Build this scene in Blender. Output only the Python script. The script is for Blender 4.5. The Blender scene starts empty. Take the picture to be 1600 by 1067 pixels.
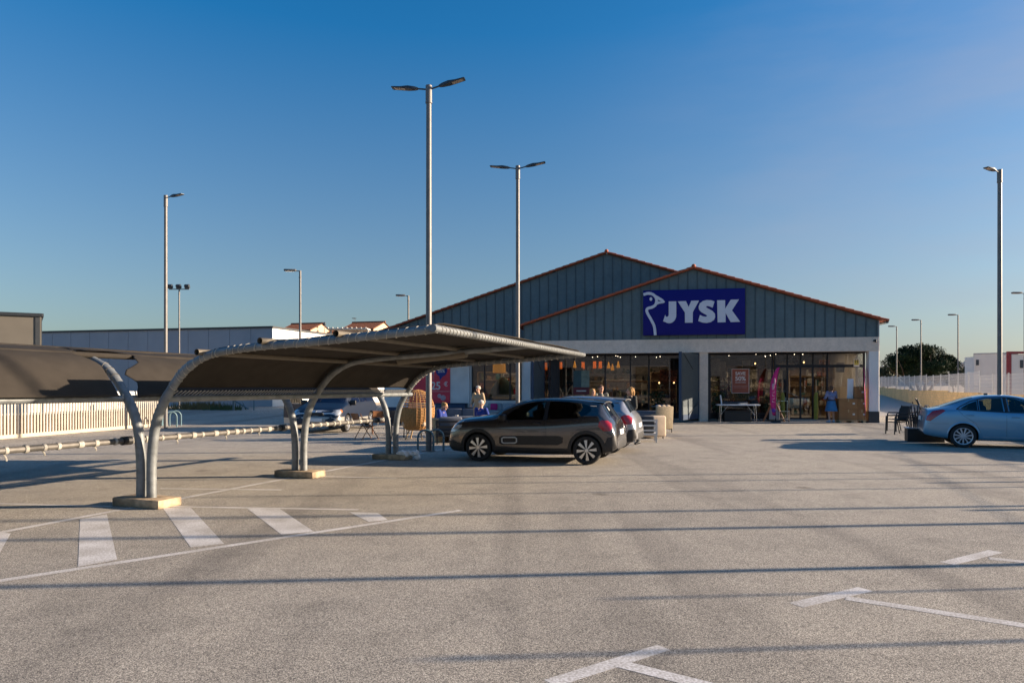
import bpy, bmesh, math, random
from mathutils import Vector, Matrix, Euler
R = math.radians
PI = math.pi
rnd = random.Random(7)
SC = bpy.context.scene
COL = SC.collection
# ---------------------------------------------------------------- camera metrics (used to survey the place from the photograph)
F = 1067.0; HZ = 606.0; EYE = 1.65
def G(px, py, z=0.0):                     # point on the level z seen at this pixel
    D = (EYE - z) * F / (py - HZ)
    return Vector(((px - 800) * D / F, D, z))
def AT(px, py, D):
    return Vector(((px - 800) * D / F, D, EYE + (HZ - py) * D / F))
# ---------------------------------------------------------------- mesh collecting
class MB:
    def __init__(s): s.v = []; s.f = []; s.m = []; s.M = Matrix.Identity(4); s.mi = 0
    def add(s, vs, fs):
        o = len(s.v)
        s.v += [tuple(s.M @ Vector(p)) for p in vs]
        s.f += [tuple(i + o for i in f) for f in fs]; s.m += [s.mi] * len(fs)
        return s
    def box(s, c, d, rz=0.0, rx=0.0, ry=0.0, taper=1.0):
        x, y, z = d[0] / 2, d[1] / 2, d[2] / 2
        E = Euler((rx, ry, rz)).to_matrix(); c = Vector(c)
        P = []
        for k in (-1, 1):
            t = taper if k > 0 else 1.0
            for (a, b) in ((-1, -1), (1, -1), (1, 1), (-1, 1)):
                P.append(c + E @ Vector((a * x * t, b * y * t, k * z)))
        return s.add(P, [(3, 2, 1, 0), (4, 5, 6, 7), (0, 1, 5, 4), (1, 2, 6, 5), (2, 3, 7, 6), (3, 0, 4, 7)])
    def bbox(s, lo, hi): return s.box([(a + b) / 2 for a, b in zip(lo, hi)], [b - a for a, b in zip(lo, hi)])
    def rbox(s, c, d, r, n=3, rz=0.0, rx=0.0, ry=0.0):           # rounded box (cushions)
        bm = bmesh.new(); bmesh.ops.create_cube(bm, size=1.0)
        for v in bm.verts: v.co = Vector((v.co.x * d[0], v.co.y * d[1], v.co.z * d[2]))
        bmesh.ops.bevel(bm, geom=bm.edges[:] , offset=min(r, min(d) * .49), segments=n, profile=.5, affect='EDGES')
        E = Euler((rx, ry, rz)).to_matrix(); c = Vector(c)
        bm.verts.index_update()
        s.add([c + E @ v.co for v in bm.verts], [[v.index for v in f.verts] for f in bm.faces]); bm.free(); return s
    def tube(s, pts, r, n=10, cap=True):
        pts = [Vector(p) for p in pts]; m = len(pts)
        rs = r if isinstance(r, (list, tuple)) else [r] * m
        P = []; up = None
        for i in range(m):
            t = (pts[min(i + 1, m - 1)] - pts[max(i - 1, 0)])
            t = t.normalized() if t.length > 1e-9 else Vector((0, 0, 1))
            if up is None:
                a = Vector((0, 0, 1)) if abs(t.z) < .9 else Vector((1, 0, 0)); up = a
            x = up - t * up.dot(t)
            if x.length < 1e-6: x = t.orthogonal()
            x.normalize(); up = x; y = t.cross(x)
            for k in range(n):
                a = 2 * PI * k / n
                P.append(pts[i] + (x * math.cos(a) + y * math.sin(a)) * rs[i])
        fs = []
        for i in range(m - 1):
            for k in range(n):
                fs.append((i * n + k, i * n + (k + 1) % n, (i + 1) * n + (k + 1) % n, (i + 1) * n + k))
        if cap:
            fs.append(tuple(range(n - 1, -1, -1))); fs.append(tuple((m - 1) * n + k for k in range(n)))
        return s.add(P, fs)
    def ell(s, c, r, nu=14, nv=9, E=None):
        c = Vector(c); P = []; fs = []
        for j in range(1, nv):
            b = PI * j / nv
            for i in range(nu):
                a = 2 * PI * i / nu
                q = Vector((r[0] * math.sin(b) * math.cos(a), r[1] * math.sin(b) * math.sin(a), r[2] * math.cos(b)))
                P.append(c + (E @ q if E else q))
        q = Vector((0, 0, r[2])); T = len(P); P.append(c + (E @ q if E else q)); P.append(c - (E @ q if E else q))
        for j in range(nv - 2):
            for i in range(nu):
                fs.append((j * nu + i, (j + 1) * nu + i, (j + 1) * nu + (i + 1) % nu, j * nu + (i + 1) % nu))
        for i in range(nu):
            fs.append((T, i, (i + 1) % nu)); fs.append((T + 1, (nv - 2) * nu + (i + 1) % nu, (nv - 2) * nu + i))
        return s.add(P, fs)
    def lathe(s, prof, n=20, c=(0, 0, 0), axis='z', closed=False, cap=True):   # prof: (radius, height)
        P = []; fs = []; m = len(prof)
        for (r, h) in prof:
            for k in range(n):
                a = 2 * PI * k / n; q = (r * math.cos(a), r * math.sin(a), h)
                if axis == 'y': q = (q[0], q[2], -q[1])
                if axis == 'x': q = (q[2], q[0], q[1])
                P.append((q[0] + c[0], q[1] + c[1], q[2] + c[2]))
        for i in range(m - 1 + (1 if closed else 0)):
            j = (i + 1) % m
            for k in range(n): fs.append((i * n + k, i * n + (k + 1) % n, j * n + (k + 1) % n, j * n + k))
        if not closed and cap:
            if prof[0][0] > 1e-6: fs.append(tuple(range(n - 1, -1, -1)))
            if prof[-1][0] > 1e-6: fs.append(tuple((m - 1) * n + k for k in range(n)))
        return s.add(P, fs)
    def prism(s, poly, v0, v1, plane='xz'):       # polygon extruded along the third axis
        n = len(poly)
        def q(p, v):
            if plane == 'xz': return (p[0], v, p[1])
            if plane == 'xy': return (p[0], p[1], v)
            return (v, p[0], p[1])
        P = [q(p, v0) for p in poly] + [q(p, v1) for p in poly]
        fs = [tuple(range(n)), tuple(range(2 * n - 1, n - 1, -1))] + [(i, i + n, (i + 1) % n + n, (i + 1) % n) for i in range(n)]
        return s.add(P, fs)
    def quad(s, a, b, c, d): return s.add([a, b, c, d], [(0, 1, 2, 3)])
    def grid(s, rows, thick=None):
        n = len(rows[0]); P = [p for r in rows for p in r]
        fs = [(i * n + j, i * n + j + 1, (i + 1) * n + j + 1, (i + 1) * n + j) for i in range(len(rows) - 1) for j in range(n - 1)]
        return s.add(P, fs)
    def build(s, name, mats, parent=None, smooth=35, fix=True):
        me = bpy.data.meshes.new(name)
        me.from_pydata(s.v, [], s.f)
        if not isinstance(mats, (list, tuple)): mats = [mats]
        for m in mats: me.materials.append(m)
        if len(mats) > 1: me.polygons.foreach_set('material_index', s.m)
        if fix:
            bm = bmesh.new(); bm.from_mesh(me); bmesh.ops.recalc_face_normals(bm, faces=bm.faces[:]); bm.to_mesh(me); bm.free()
        me.update()
        if smooth:
            me.shade_smooth(); me.set_sharp_from_angle(angle=R(smooth))
        o = bpy.data.objects.new(name, me); COL.objects.link(o)
        if parent: o.parent = parent
        return o
def tag(o, label=None, cat=None, group=None, kind=None):
    if label: o['label'] = label
    if cat: o['category'] = cat
    if group: o['group'] = group
    if kind: o['kind'] = kind
    return o
def thing(name, label, cat, loc=(0, 0, 0), rz=0.0, group=None):
    o = bpy.data.objects.new(name, None); COL.objects.link(o)
    o.empty_display_size = .2; o.location = loc; o.rotation_euler = (0, 0, rz)
    return tag(o, label, cat, group)
def dup(root, loc=None, rz=None, label=None, group=None, scale=None):
    r = root.copy(); COL.objects.link(r)
    if loc is not None: r.location = loc
    if rz is not None: r.rotation_euler = (0, 0, rz)
    if scale: r.scale = (scale,) * 3
    if label: r['label'] = label
    if group: r['group'] = group
    for ch in list(root.children):
        c = ch.copy(); COL.objects.link(c); c.parent = r
        for g in list(ch.children):
            d = g.copy(); COL.objects.link(d); d.parent = c
    return r
def cr(pts, n=8):                                    # Catmull-Rom through points
    P = [Vector(p) for p in pts]; P = [P[0] * 2 - P[1]] + P + [P[-1] * 2 - P[-2]]; out = []
    for i in range(1, len(P) - 2):
        for k in range(n):
            t = k / n; a, b, c, d = P[i - 1], P[i], P[i + 1], P[i + 2]
            out.append(.5 * (2 * b + (c - a) * t + (2 * a - 5 * b + 4 * c - d) * t * t + (3 * b - a - 3 * c + d) * t ** 3))
    out.append(P[-2]); return out
def curve1(pts):                                     # monotone cubic y(x)
    xs = [p[0] for p in pts]; ys = [p[1] for p in pts]; n = len(xs)
    d = [(ys[i + 1] - ys[i]) / (xs[i + 1] - xs[i]) for i in range(n - 1)]
    m = [d[0]] + [0 if d[i - 1] * d[i] <= 0 else 2 * d[i - 1] * d[i] / (d[i - 1] + d[i]) for i in range(1, n - 1)] + [d[-1]]
    def f(x):
        if x <= xs[0]: return ys[0]
        if x >= xs[-1]: return ys[-1]
        i = 0
        while x > xs[i + 1]: i += 1
        h = xs[i + 1] - xs[i]; t = (x - xs[i]) / h
        return ((1 + 2 * t) * (1 - t) ** 2 * ys[i] + t * (1 - t) ** 2 * h * m[i] + t * t * (3 - 2 * t) * ys[i + 1] + t * t * (t - 1) * h * m[i + 1])
    return f
def evaluated(o):                                    # bake modifiers
    dg = bpy.context.evaluated_depsgraph_get(); dg.update()
    me = bpy.data.meshes.new_from_object(o.evaluated_get(dg), depsgraph=dg)
    o.modifiers.clear(); o.data = me; return o
# ---------------------------------------------------------------- materials
def hexc(h):
    h = h.lstrip('#'); c = [int(h[i:i + 2], 16) / 255 for i in (0, 2, 4)]
    return tuple(x / 12.92 if x <= .04045 else ((x + .055) / 1.055) ** 2.4 for x in c)
def mat(name, col, rough=.6, metal=0.0, var=.12, vs=6.0, bump=0.0, bs=60.0, coat=0.0, spec=None, var2=0.0, vs2=.6, ani=None):
    m = bpy.data.materials.new(name); m.use_nodes = True; nt = m.node_tree; N = nt.nodes; L = nt.links
    b = N['Principled BSDF']; b.inputs['Roughness'].default_value = rough; b.inputs['Metallic'].default_value = metal
    if coat: b.inputs['Coat Weight'].default_value = coat; b.inputs['Coat Roughness'].default_value = .04
    if spec is not None: b.inputs['Specular IOR Level'].default_value = spec
    tc = N.new('ShaderNodeTexCoord'); mp = N.new('ShaderNodeMapping'); L.new(tc.outputs['Object'], mp.inputs[0])
    if ani: mp.inputs['Scale'].default_value = ani
    out = None
    for (a, sc, det) in ((var, vs, 6), (var2, vs2, 4)):
        if not a: continue
        n = N.new('ShaderNodeTexNoise'); n.inputs['Scale'].default_value = sc; n.inputs['Detail'].default_value = det
        L.new(mp.outputs[0], n.inputs['Vector'])
        r = N.new('ShaderNodeMapRange'); r.inputs[1].default_value = .3; r.inputs[2].default_value = .7
        r.inputs[3].default_value = 1 - a; r.inputs[4].default_value = 1 + a
        L.new(n.outputs['Fac'], r.inputs[0])
        if out is None: out = r.outputs[0]
        else:
            q = N.new('ShaderNodeMath'); q.operation = 'MULTIPLY'; L.new(out, q.inputs[0]); L.new(r.outputs[0], q.inputs[1]); out = q.outputs[0]
    if out is not None:
        x = N.new('ShaderNodeMix'); x.data_type = 'RGBA'; x.blend_type = 'MULTIPLY'; x.inputs[0].default_value = 1
        x.inputs[6].default_value = (*col, 1); L.new(out, x.inputs[7]); L.new(x.outputs[2], b.inputs['Base Color'])
    else: b.inputs['Base Color'].default_value = (*col, 1)
    if bump:
        n = N.new('ShaderNodeTexNoise'); n.inputs['Scale'].default_value = bs; n.inputs['Detail'].default_value = 4
        L.new(mp.outputs[0], n.inputs['Vector'])
        u = N.new('ShaderNodeBump'); u.inputs['Strength'].default_value = bump; u.inputs['Distance'].default_value = .01
        L.new(n.outputs['Fac'], u.inputs['Height']); L.new(u.outputs[0], b.inputs['Normal'])
    return m
def glass(name, tint=(.6, .65, .66), refl=.12, rough=.01):
    m = bpy.data.materials.new(name); m.use_nodes = True; nt = m.node_tree; N = nt.nodes; L = nt.links
    N.remove(N['Principled BSDF']); out = N['Material Output']
    t = N.new('ShaderNodeBsdfTransparent'); t.inputs[0].default_value = (*tint, 1)
    g = N.new('ShaderNodeBsdfGlossy'); g.inputs['Roughness'].default_value = rough
    fr = N.new('ShaderNodeFresnel'); fr.inputs[0].default_value = 1.5
    ad = N.new('ShaderNodeMath'); ad.operation = 'ADD'; ad.inputs[1].default_value = refl; L.new(fr.outputs[0], ad.inputs[0])
    ad.use_clamp = True
    x = N.new('ShaderNodeMixShader'); L.new(ad.outputs[0], x.inputs[0]); L.new(t.outputs[0], x.inputs[1]); L.new(g.outputs[0], x.inputs[2])
    L.new(x.outputs[0], out.inputs[0]); return m
def emit(name, col, s):
    m = bpy.data.materials.new(name); m.use_nodes = True
    b = m.node_tree.nodes['Principled BSDF']; b.inputs['Base Color'].default_value = (*col, 1)
    b.inputs['Emission Color'].default_value = (*col, 1); b.inputs['Emission Strength'].default_value = s; return m
def text_mesh(txt, size, mt, parent, loc, rot, name='lettering', thick=.006, bold=0.0, sx=1.0, shear=0.0, align='LEFT'):
    c = bpy.data.curves.new(name, 'FONT'); c.body = txt; c.size = size; c.extrude = thick; c.offset = bold; c.shear = shear; c.align_x = align
    t = bpy.data.objects.new(name, c); COL.objects.link(t)
    dg = bpy.context.evaluated_depsgraph_get(); dg.update()
    me = bpy.data.meshes.new_from_object(t.evaluated_get(dg), depsgraph=dg); bpy.data.objects.remove(t)
    me.materials.clear(); me.materials.append(mt)
    o = bpy.data.objects.new(name, me); COL.objects.link(o); o.location = loc; o.rotation_euler = rot; o.scale = (sx, 1, 1)
    if parent: o.parent = parent
    return o

M = {}
M['galv'] = mat('galvanised_steel', (.185, .20, .205), .55, .25, .28, 9, .15, 40)
M['pole'] = mat('pole_steel', (.165, .16, .155), .5, .25, .12, 5)
M['lamp_dark'] = mat('lamp_housing', (.045, .06, .075), .5, .2, .1, 8)
M['lens'] = mat('lamp_lens', (.42, .36, .30), .25, 0, .1, 20)
M['shade_net'] = mat('shade_net', (.040, .0345, .0285), .9, 0, .12, 4, .25, 220, var2=.16, vs2=.9, spec=.15)
M['rope'] = mat('white_rope', (.38, .36, .31), .8, 0, .2, 30)
M['pipe_dark'] = mat('dark_pipe', (.13, .12, .105), .55, .2, .25, 10)
M['pipe_cream'] = mat('cream_pipe', (.13, .11, .08), .6, 0, .12, 8)
M['black_cap'] = mat('black_plastic', (.015, .015, .015), .5)
M['plinth'] = mat('tan_concrete', (.34, .255, .165), .92, 0, .3, 7, .6, 40, var2=.35, vs2=3.5)
M['concrete'] = mat('pale_concrete', (.36, .34, .31), .85, 0, .10, 3, .2, 90)
M['white_paint'] = mat('white_paint', (.60, .59, .56), .5, 0, .05, 4)
M['picket'] = mat('dull_white_pickets', (.40, .365, .315), .7, 0, .14, 2.5, var2=.1, vs2=.5)
M['cream_wall'] = mat('cream_wall', (.52, .44, .33), .85, 0, .08, 2, .15, 60)
M['black'] = mat('black', (.012, .013, .015), .5, 0, .2, 10)
M['rubber'] = mat('rubber', (.018, .018, .019), .75, 0, .2, 30)
M['darkplastic'] = mat('dark_plastic', (.022, .022, .023), .55, 0, .15, 20)
M['rim'] = mat('alloy', (.70, .70, .70), .28, .85, .05, 8)
M['rim_sat'] = mat('alloy_satin', (.52, .55, .60), .35, .6, .05, 8)
M['carglass'] = mat('car_glass', (.010, .014, .018), .04, 0, 0, coat=0, spec=.8)
M['win_clear'] = glass('car_window', (.42, .50, .47), .05); M['win_dark'] = glass('privacy_window', (.07, .08, .09), .05)
M['seat'] = mat('seat_cloth', (.03, .03, .035), .9, 0, .2, 9)
M['chrome'] = mat('chrome', (.75, .75, .75), .15, 1.0, 0)
M['redlens'] = mat('red_lens', (.36, .012, .018), .12, 0, .12, 12, coat=1)
M['clearlens'] = mat('clear_lens', (.55, .58, .60), .12, .3, .2, 18, coat=1)
M['orange_lens'] = mat('orange_lens', (.6, .16, .02), .2, 0, .1, 12)
M['plate'] = mat('plate', (.75, .75, .74), .5)
# ================================================================ cars
def lerp(a, b, t): return a + (b - a) * t
def sstep(x, a, b):
    t = min(1, max(0, (x - a) / (b - a))); return t * t * (3 - 2 * t)
class Car:
    def __init__(s, L, W, top, belt, bot, wr, nose=.45, tail=.35, pn=2.4, pt=2.6, nmin=.70, tmin=.80):
        s.L, s.W = L, W; s.ft, s.fb, s.fz, s.fr = curve1(top), curve1(belt), curve1(bot), curve1(wr)
        s.nose, s.tail, s.pn, s.pt, s.nmin, s.tmin = nose, tail, pn, pt, nmin, tmin; s.cache = {}
    def Wx(s, x):
        k = 1.0
        if x < s.nose: t = 1 - x / s.nose; k = s.nmin + (1 - s.nmin) * (1 - t ** s.pn) ** (1 / s.pn)
        if x > s.L - s.tail: t = min(1, 1 - (s.L - x) / s.tail); k = s.tmin + (1 - s.tmin) * (1 - t ** s.pt) ** (1 / s.pt)
        return s.W * k
    def sec(s, x):
        key = round(x, 5)
        if key in s.cache: return s.cache[key]
        W = s.Wx(x); zb = s.fz(x); zt = s.ft(x); zs = min(s.fb(x), zt - .04); h = zt - zs; wr = min(s.fr(x), W * .92)
        g = sstep(h, .08, .28); H = zs - zb
        low = [(0, zb), (W * .55, zb), (W * .86, zb + .005), (W * .955, zb + .07 * H + .01), (W * .985, zb + .25 * H), (W, zb + .55 * H), (W * .992, zb + .78 * H), (W * .972, zb + .92 * H), (W * .945, zs)]
        A = [(W * .90, zs + .35 * h), (W * .82, zs + .62 * h), (W * .70, zs + .80 * h), (W * .55, zs + .90 * h), (W * .3, zs + .97 * h), (0, zt)]
        e = .945 * W; hh = h - .085
        B = [(lerp(e, wr, .40), zs + .36 * hh), (lerp(e, wr, .75), zs + .72 * hh), (wr, zs + hh), (wr - .055, zt - .035), (wr * .62, zt - .010), (0, zt)]
        P = low + [(lerp(a[0], b[0], g), lerp(a[1], b[1], g)) for a, b in zip(A, B)]
        q = [(max(0, v.x), v.y) for v in cr([(p[0], p[1], 0) for p in P], 3)]
        s.cache[key] = q; return q
    def y_at(s, x, z):
        q = s.sec(x); best = None
        for i in range(6, len(q) - 1):
            a, b = q[i], q[i + 1]
            if (a[1] - z) * (b[1] - z) <= 0 and abs(b[1] - a[1]) > 1e-7:
                best = lerp(a[0], b[0], (z - a[1]) / (b[1] - a[1]))
        return best if best is not None else (q[-1][0] if z > q[-1][1] else s.Wx(x) * .95)
    def z_top(s, x, y):
        q = s.sec(x)
        for i in range(len(q) - 1, 0, -1):
            a, b = q[i], q[i - 1]
            if a[0] <= y <= b[0]: return lerp(a[1], b[1], (y - a[0]) / max(1e-7, b[0] - a[0]))
        return q[-1][1]
    def body(s, parent, paint, wheels, ra, name='body', dark=None, n=84, cuts=()):
        xs = []
        for i in range(n + 1):
            t = i / n; xs.append(s.L * (t - .9 * math.sin(2 * PI * t) / (2 * PI) * .55))
        mb = MB(); rows = []
        for x in xs:
            q = s.sec(x); ring = [(x - s.L / 2, -p[0], p[1]) for p in q] + [(x - s.L / 2, p[0], p[1]) for p in reversed(q[1:-1])]
            rows.append(ring)
        m = len(rows[0]); vs = [p for r in rows for p in r]
        fs = [(i * m + j, i * m + (j + 1) % m, (i + 1) * m + (j + 1) % m, (i + 1) * m + j) for i in range(len(rows) - 1) for j in range(m)]
        fs += [tuple(range(m - 1, -1, -1)), tuple((len(rows) - 1) * m + j for j in range(m))]
        mb.add(vs, fs)
        o = mb.build(name, [paint, dark or M['black']], parent, smooth=0)
        cu = MB()
        for wx in wheels:
            for sg in (-1, 1):
                c = MB(); c.lathe([(ra, sg * (s.W - .30)), (ra, sg * (s.W + .2))], 40, (wx - s.L / 2, 0, s.wz), 'y'); cu.add(c.v, c.f)
        for poly in cuts:
            cx_ = sum(p[0] for p in poly) / len(poly); cz_ = sum(p[1] for p in poly) / len(poly)
            c = MB(); c.prism([(cx_ + (x - cx_) * .96 - s.L / 2, cz_ + (z - cz_) * .93) for x, z in poly], -1.4, 1.4)
            bmx = bmesh.new(); vv = [bmx.verts.new(v) for v in c.v]; [bmx.faces.new([vv[i] for i in f]) for f in c.f]; bmesh.ops.triangulate(bmx, faces=bmx.faces[:]); bmesh.ops.recalc_face_normals(bmx, faces=bmx.faces[:]); bmx.verts.index_update()
            cu.add([v.co.copy() for v in bmx.verts], [[v.index for v in f.verts] for f in bmx.faces]); bmx.free()
        co = cu.build('cutter', M['black'], None, 0)
        co.parent = parent
        b = o.modifiers.new('b', 'BOOLEAN'); b.operation = 'DIFFERENCE'; b.object = co; b.solver = 'EXACT'
        evaluated(o); bpy.data.objects.remove(co)
        me = o.data
        for p in me.polygons:
            c = p.center; p.material_index = 0
            for wx in wheels:
                d = math.hypot(c.x - (wx - s.L / 2), c.z - s.wz)
                if d < ra + .004 and abs(c.y) < s.W - .012 + .2 and (abs(p.normal.y) < .35 and abs(d - ra) < .012 or abs(abs(c.y) - (s.W - .30)) < .01): p.material_index = 1
            if p.normal.z < -.8 and c.z < .35: p.material_index = 1
            if cuts and .9 < c.z < 1.6 and abs(c.y) < s.y_at(c.x + s.L / 2, c.z) - .015 and c.z < s.z_top(c.x + s.L / 2, abs(c.y)) - .03: p.material_index = 1
        me.shade_smooth(); me.set_sharp_from_angle(angle=R(38)); return o
    def side(s, name, mt, parent, poly, sg, d=.004, nx=16, nz=6, rim=True):       # a panel lying on the side surface, outline (x, z)
        xs0 = [p[0] for p in poly]; a, b = min(xs0), max(xs0)
        cols = sorted(set([a + (b - a) * i / nx for i in range(nx + 1)] + xs0)); rows = []
        for x in cols:
            xx = min(max(x, a + 1e-6), b - 1e-6); zz = []
            for i in range(len(poly)):
                p, q = poly[i], poly[(i + 1) % len(poly)]
                if (p[0] - xx) * (q[0] - xx) <= 0 and abs(p[0] - q[0]) > 1e-9: zz.append(lerp(p[1], q[1], (xx - p[0]) / (q[0] - p[0])))
            if len(zz) < 2: continue
            lo, hi = min(zz), max(zz)
            r = []
            for k in range(nz + 1):
                z = lerp(lo, hi, k / nz); r.append((x - s.L / 2, sg * (s.y_at(x, z) + d), z))
            if rim: r = [(r[0][0], r[0][1] - sg * (d + .01), r[0][2])] + r + [(r[-1][0], r[-1][1] - sg * (d + .01), r[-1][2])]
            rows.append(r)
        mb = MB(); mb.grid(rows); return mb.build(name, mt, parent, 50)
    def topp(s, name, mt, parent, x0, x1, yw0, yw1, d=.005, nx=12, ny=14):     # a panel lying on the roof-side surface
        rows = []
        for i in range(nx + 1):
            x = lerp(x0, x1, i / nx); yw = lerp(yw0, yw1, i / nx)
            dz = (s.ft(x + .01) - s.ft(x - .01)) / .02; l = math.hypot(1, dz)
            rows.append([(x - s.L / 2 - dz / l * d, y, s.z_top(x, abs(y)) + d / l) for y in [lerp(-yw, yw, j / ny) for j in range(ny + 1)]])
        mb = MB(); mb.grid(rows); return mb.build(name, mt, parent, 50)
    def seam(s, name, parent, pts, sg, w=.008, mt=None):
        mb = MB(); P = []
        for i in range(len(pts) - 1):
            for k in range(8):
                P.append((lerp(pts[i][0], pts[i + 1][0], k / 8), lerp(pts[i][1], pts[i + 1][1], k / 8)))
        P.append(pts[-1])
        mb.tube([(x - s.L / 2, sg * (s.y_at(x, z) - w * .35), z) for x, z in P], w * .55, 6)
        return mb.build(name, mt or M['black'], parent)
def wheel(parent, x, y, sg, r, style, wdt=.20, z=None):
    z = r if z is None else z
    o = MB(); y0 = y
    R1 = r; r2 = r * .73
    prof = [(r2, -wdt / 2), (R1 * .93, -wdt / 2), (R1 * .985, -wdt / 2 + .02), (R1, -wdt / 2 + .05), (R1, wdt / 2 - .05), (R1 * .985, wdt / 2 - .02), (R1 * .93, wdt / 2), (r2, wdt / 2 - .012)]
    W = thing('wheel', None, None, (x, y, z)); W.parent = parent
    o.lathe(prof, 36, (0, 0, 0), 'y', closed=True); o.build('tyre', M['rubber'], W)
    b = MB(); b.lathe([(.0001, 0), (r2 * .98, 0), (r2 * .98, sg * (wdt / 2 - .02)), (r2 * 1.0, sg * (wdt / 2 - .012))], 30, (0, sg * -.0, 0), 'y', cap=False); b.build('rim_well', M['black'], W)
    m = MB(); yf = sg * (wdt / 2 - .018)
    n, w0, w1 = style['n'], style['w0'], style['w1']
    m.lathe([(.0001, yf + sg * .012), (r2 * .18, yf + sg * .012), (r2 * .24, yf - sg * .02)], 16, (0, 0, 0), 'y')
    m.lathe([(r2 * style.get('ring', .93), yf), (r2 * 1.0, yf + sg * .006), (r2 * 1.0, yf - sg * .03), (r2 * style.get('ring', .93), yf - sg * .03)], 36, (0, 0, 0), 'y', closed=True)
    for k in range(n):
        a = 2 * PI * k / n + style.get('a0', .2)
        ca, sa = math.cos(a), math.sin(a)
        def q(rr, t, yy): return (rr * ca - t * sa, yy, rr * sa + t * ca)
        ra_, rb = r2 * style.get('r0', .15), r2 * .96
        P = [q(ra_, -w0, yf + sg * .008), q(rb, -w1, yf), q(rb, w1, yf), q(ra_, w0, yf + sg * .008)]
        P2 = [(p[0], p[1] - sg * .03, p[2]) for p in P]
        m.add(P + P2, [(0, 1, 2, 3), (0, 4, 5, 1), (1, 5, 6, 2), (2, 6, 7, 3), (7, 6, 5, 4)])
    m.build('rim', style['m'], W)
    return W
def mirror(c, parent, x, z, sg, mt, size=(.11, .20, .13), mt2=None):
    y = sg * (c.y_at(x, z) + .12)
    m = MB(); m.rbox((x - c.L / 2, y, z + .03), size, .04, 3); m.tube([(x - c.L / 2 - .02, sg * (c.y_at(x, z) - .02), z - .03), (x - c.L / 2, y, z)], .025, 8)
    return m.build('side_mirror', mt, parent)
def handle(c, parent, x, z, sg, mt):
    m = MB(); y = sg * (c.y_at(x, z) + .018)
    m.rbox((x - c.L / 2, y, z), (.18, .03, .035), .014, 2); return m.build('door_handle', mt, parent)

def paintm(name, col, metal=.5, rough=.3, coat=1.0): return mat(name, col, rough, metal, .04, 300, coat=coat)

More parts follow.
